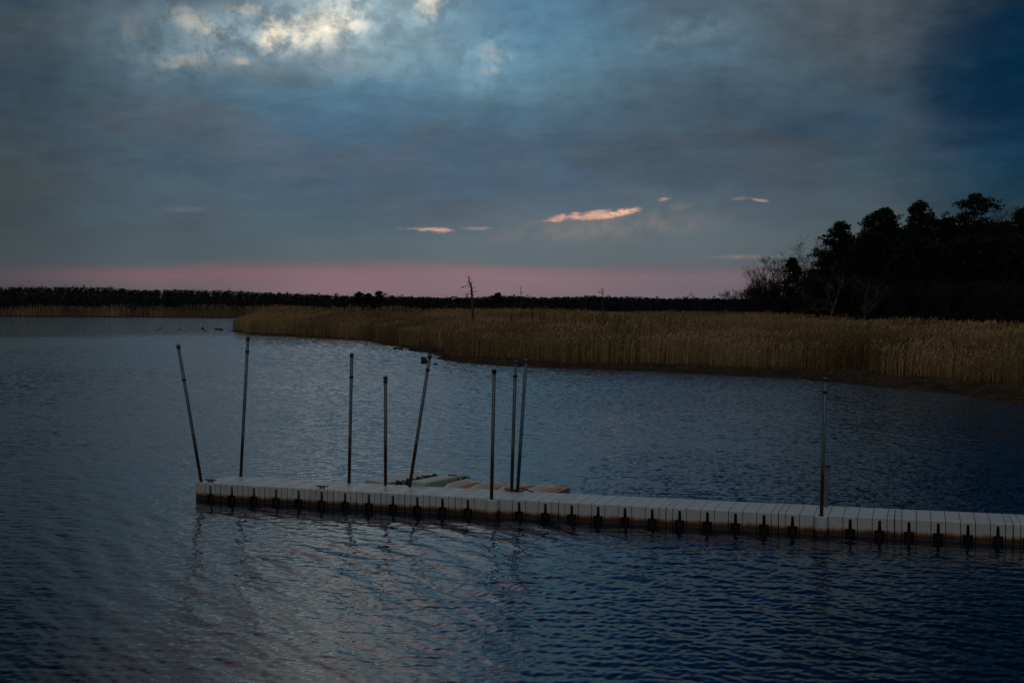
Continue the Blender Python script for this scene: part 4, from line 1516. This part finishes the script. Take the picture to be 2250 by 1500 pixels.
# ------------------------------------------------------------------ driftwood, stumps and rocks at the waterline
def rock(label, px, py, w, hgt, seed, mat='mudwood', group='dark rocks off the reed point', name='rock', cat='rock'):
    g = P(px, py)
    rr = np.random.default_rng(seed)
    bm = bmesh.new()
    bmesh.ops.create_icosphere(bm, subdivisions=3, radius=1)
    ph = rr.uniform(0, 6, 6)
    for v in bm.verts:
        c = v.co
        k = 1 + .22 * math.sin(3.1 * c.x + ph[0]) * math.sin(2.7 * c.y + ph[1]) + .16 * math.sin(5.3 * c.z + ph[2] + 3 * c.x) + .07 * math.sin(9 * c.x + ph[3] + 7 * c.y)
        v.co = Vector((c.x * k * w, c.y * k * w * .7, c.z * k * hgt))
    me = bpy.data.meshes.new(name)
    bm.to_mesh(me); bm.free()
    me.materials.append(M[mat])
    o = bpy.data.objects.new(name, me); COL.objects.link(o)
    o.location = (g[0], g[1], hgt * .35)
    return tag(o, label, cat, group)


small = 'tiny dark rock barely above the water off the reed point'
rock(small, 345, 726, .16, .07, 1); rock(small, 394, 725.5, .30, .06, 2); rock(small, 450, 727.5, .30, .05, 3)
rock('small round dark rock standing highest in the water off the reed point', 445.5, 722.5, .20, .17, 4)
rock('dark rock second nearest to the reed point', 475, 723.4, .24, .12, 5)
rock('low broad dark rock nearest to the reed point', 484, 724.8, .38, .14, 6)


def driftwood(label, pts_px, r, z=.05, twigs=(), name='driftwood', cat='driftwood'):
    g = P(*pts_px[0])
    q = MB()
    pp = [P(*c) - g + np.array([0, 0, z + (dz if dz else 0)]) for c, dz in zip([c[:2] for c in pts_px], [c[2] if len(c) > 2 else 0 for c in pts_px])]
    q.tube(pp, [r * (.8 + .35 * math.sin(1.3 * i + .6)) for i in range(len(pp))], 8)
    for tw in twigs:
        q.tube([P(*c[:2]) - g + np.array([0, 0, c[2]]) for c in tw], [r * .6, r * .3][:len(tw)], 6)
    o = q.build(name, M['mudwood'], None, True, g)
    return tag(o, label, cat, 'driftwood along the shore')


driftwood('forked dark driftwood floating off the left marsh shore', [(866, 767), (872, 766), (879, 767), (884, 766.5)], .10, .03, [[(882, 767, .05), (884.5, 767, .32)], [(868, 767, .04), (866, 767, .18)]])
driftwood('thin dark stick floating below the black stump', [(953, 800.5), (957, 800), (961, 800.5)], .05, .02)
driftwood('bent dark sticks poking out of the water left of the rocks', [(350, 725), (351, 724.5, .18), (354, 724.6, .10), (358, 724, .25)], .05, .03)
driftwood('long dark log lying on the mud spit', [(905, 770.5), (918, 769.5), (932, 769.5), (948, 768.5)], .16, .08)


def stump(label, px, py, w, hgt, seed):
    g = P(px, py)
    rr = np.random.default_rng(seed)
    q = MB()
    n = 14
    ring = lambda s, z, ox: [(ox + s * w * (1 + .18 * math.sin(3 * k / n * 6.28 + seed)) * math.cos(6.283 * k / n), s * w * .8 * (1 + .15 * math.sin(2 * k / n * 6.28 + seed)) * math.sin(6.283 * k / n), z + (.10 * hgt * math.sin(4 * k / n * 6.28 + seed) if z > hgt * .8 else 0)) for k in range(n)]
    rs = [ring(1.25, -.3, 0), ring(1.1, 0, 0), ring(.85, hgt * .4, -.03), ring(.78, hgt * .95, -.06), ring(.5, hgt * .9, -.05)]
    vs = [p for r_ in rs for p in r_]
    fs = [(a * n + k, a * n + (k + 1) % n, (a + 1) * n + (k + 1) % n, (a + 1) * n + k) for a in range(4) for k in range(n)] + [tuple(4 * n + k for k in range(n))]
    q.add(vs, fs)
    q.tube([(w * .6, -.05, hgt * .35), (w * 1.5, -.1, hgt * .15), (w * 2.2, -.1, -.05)], [w * .3, w * .22, w * .12], 8)
    return tag(q.build('tree_stump', M['mudwood'], None, True, g), label, 'stump', 'old stumps by the shore')


stump('black broken stump standing in the water off the mud bank', 932, 796.5, .20, .34, 2)
stump('dark stump at the root of the mud spit', 958, 775, .26, .42, 5)
stump('low dark stump on the mud bank behind the black stump', 981, 789, .22, .36, 8)
stump('small dark stump among fallen reeds on the right bank', 1717, 812, .18, .30, 9)
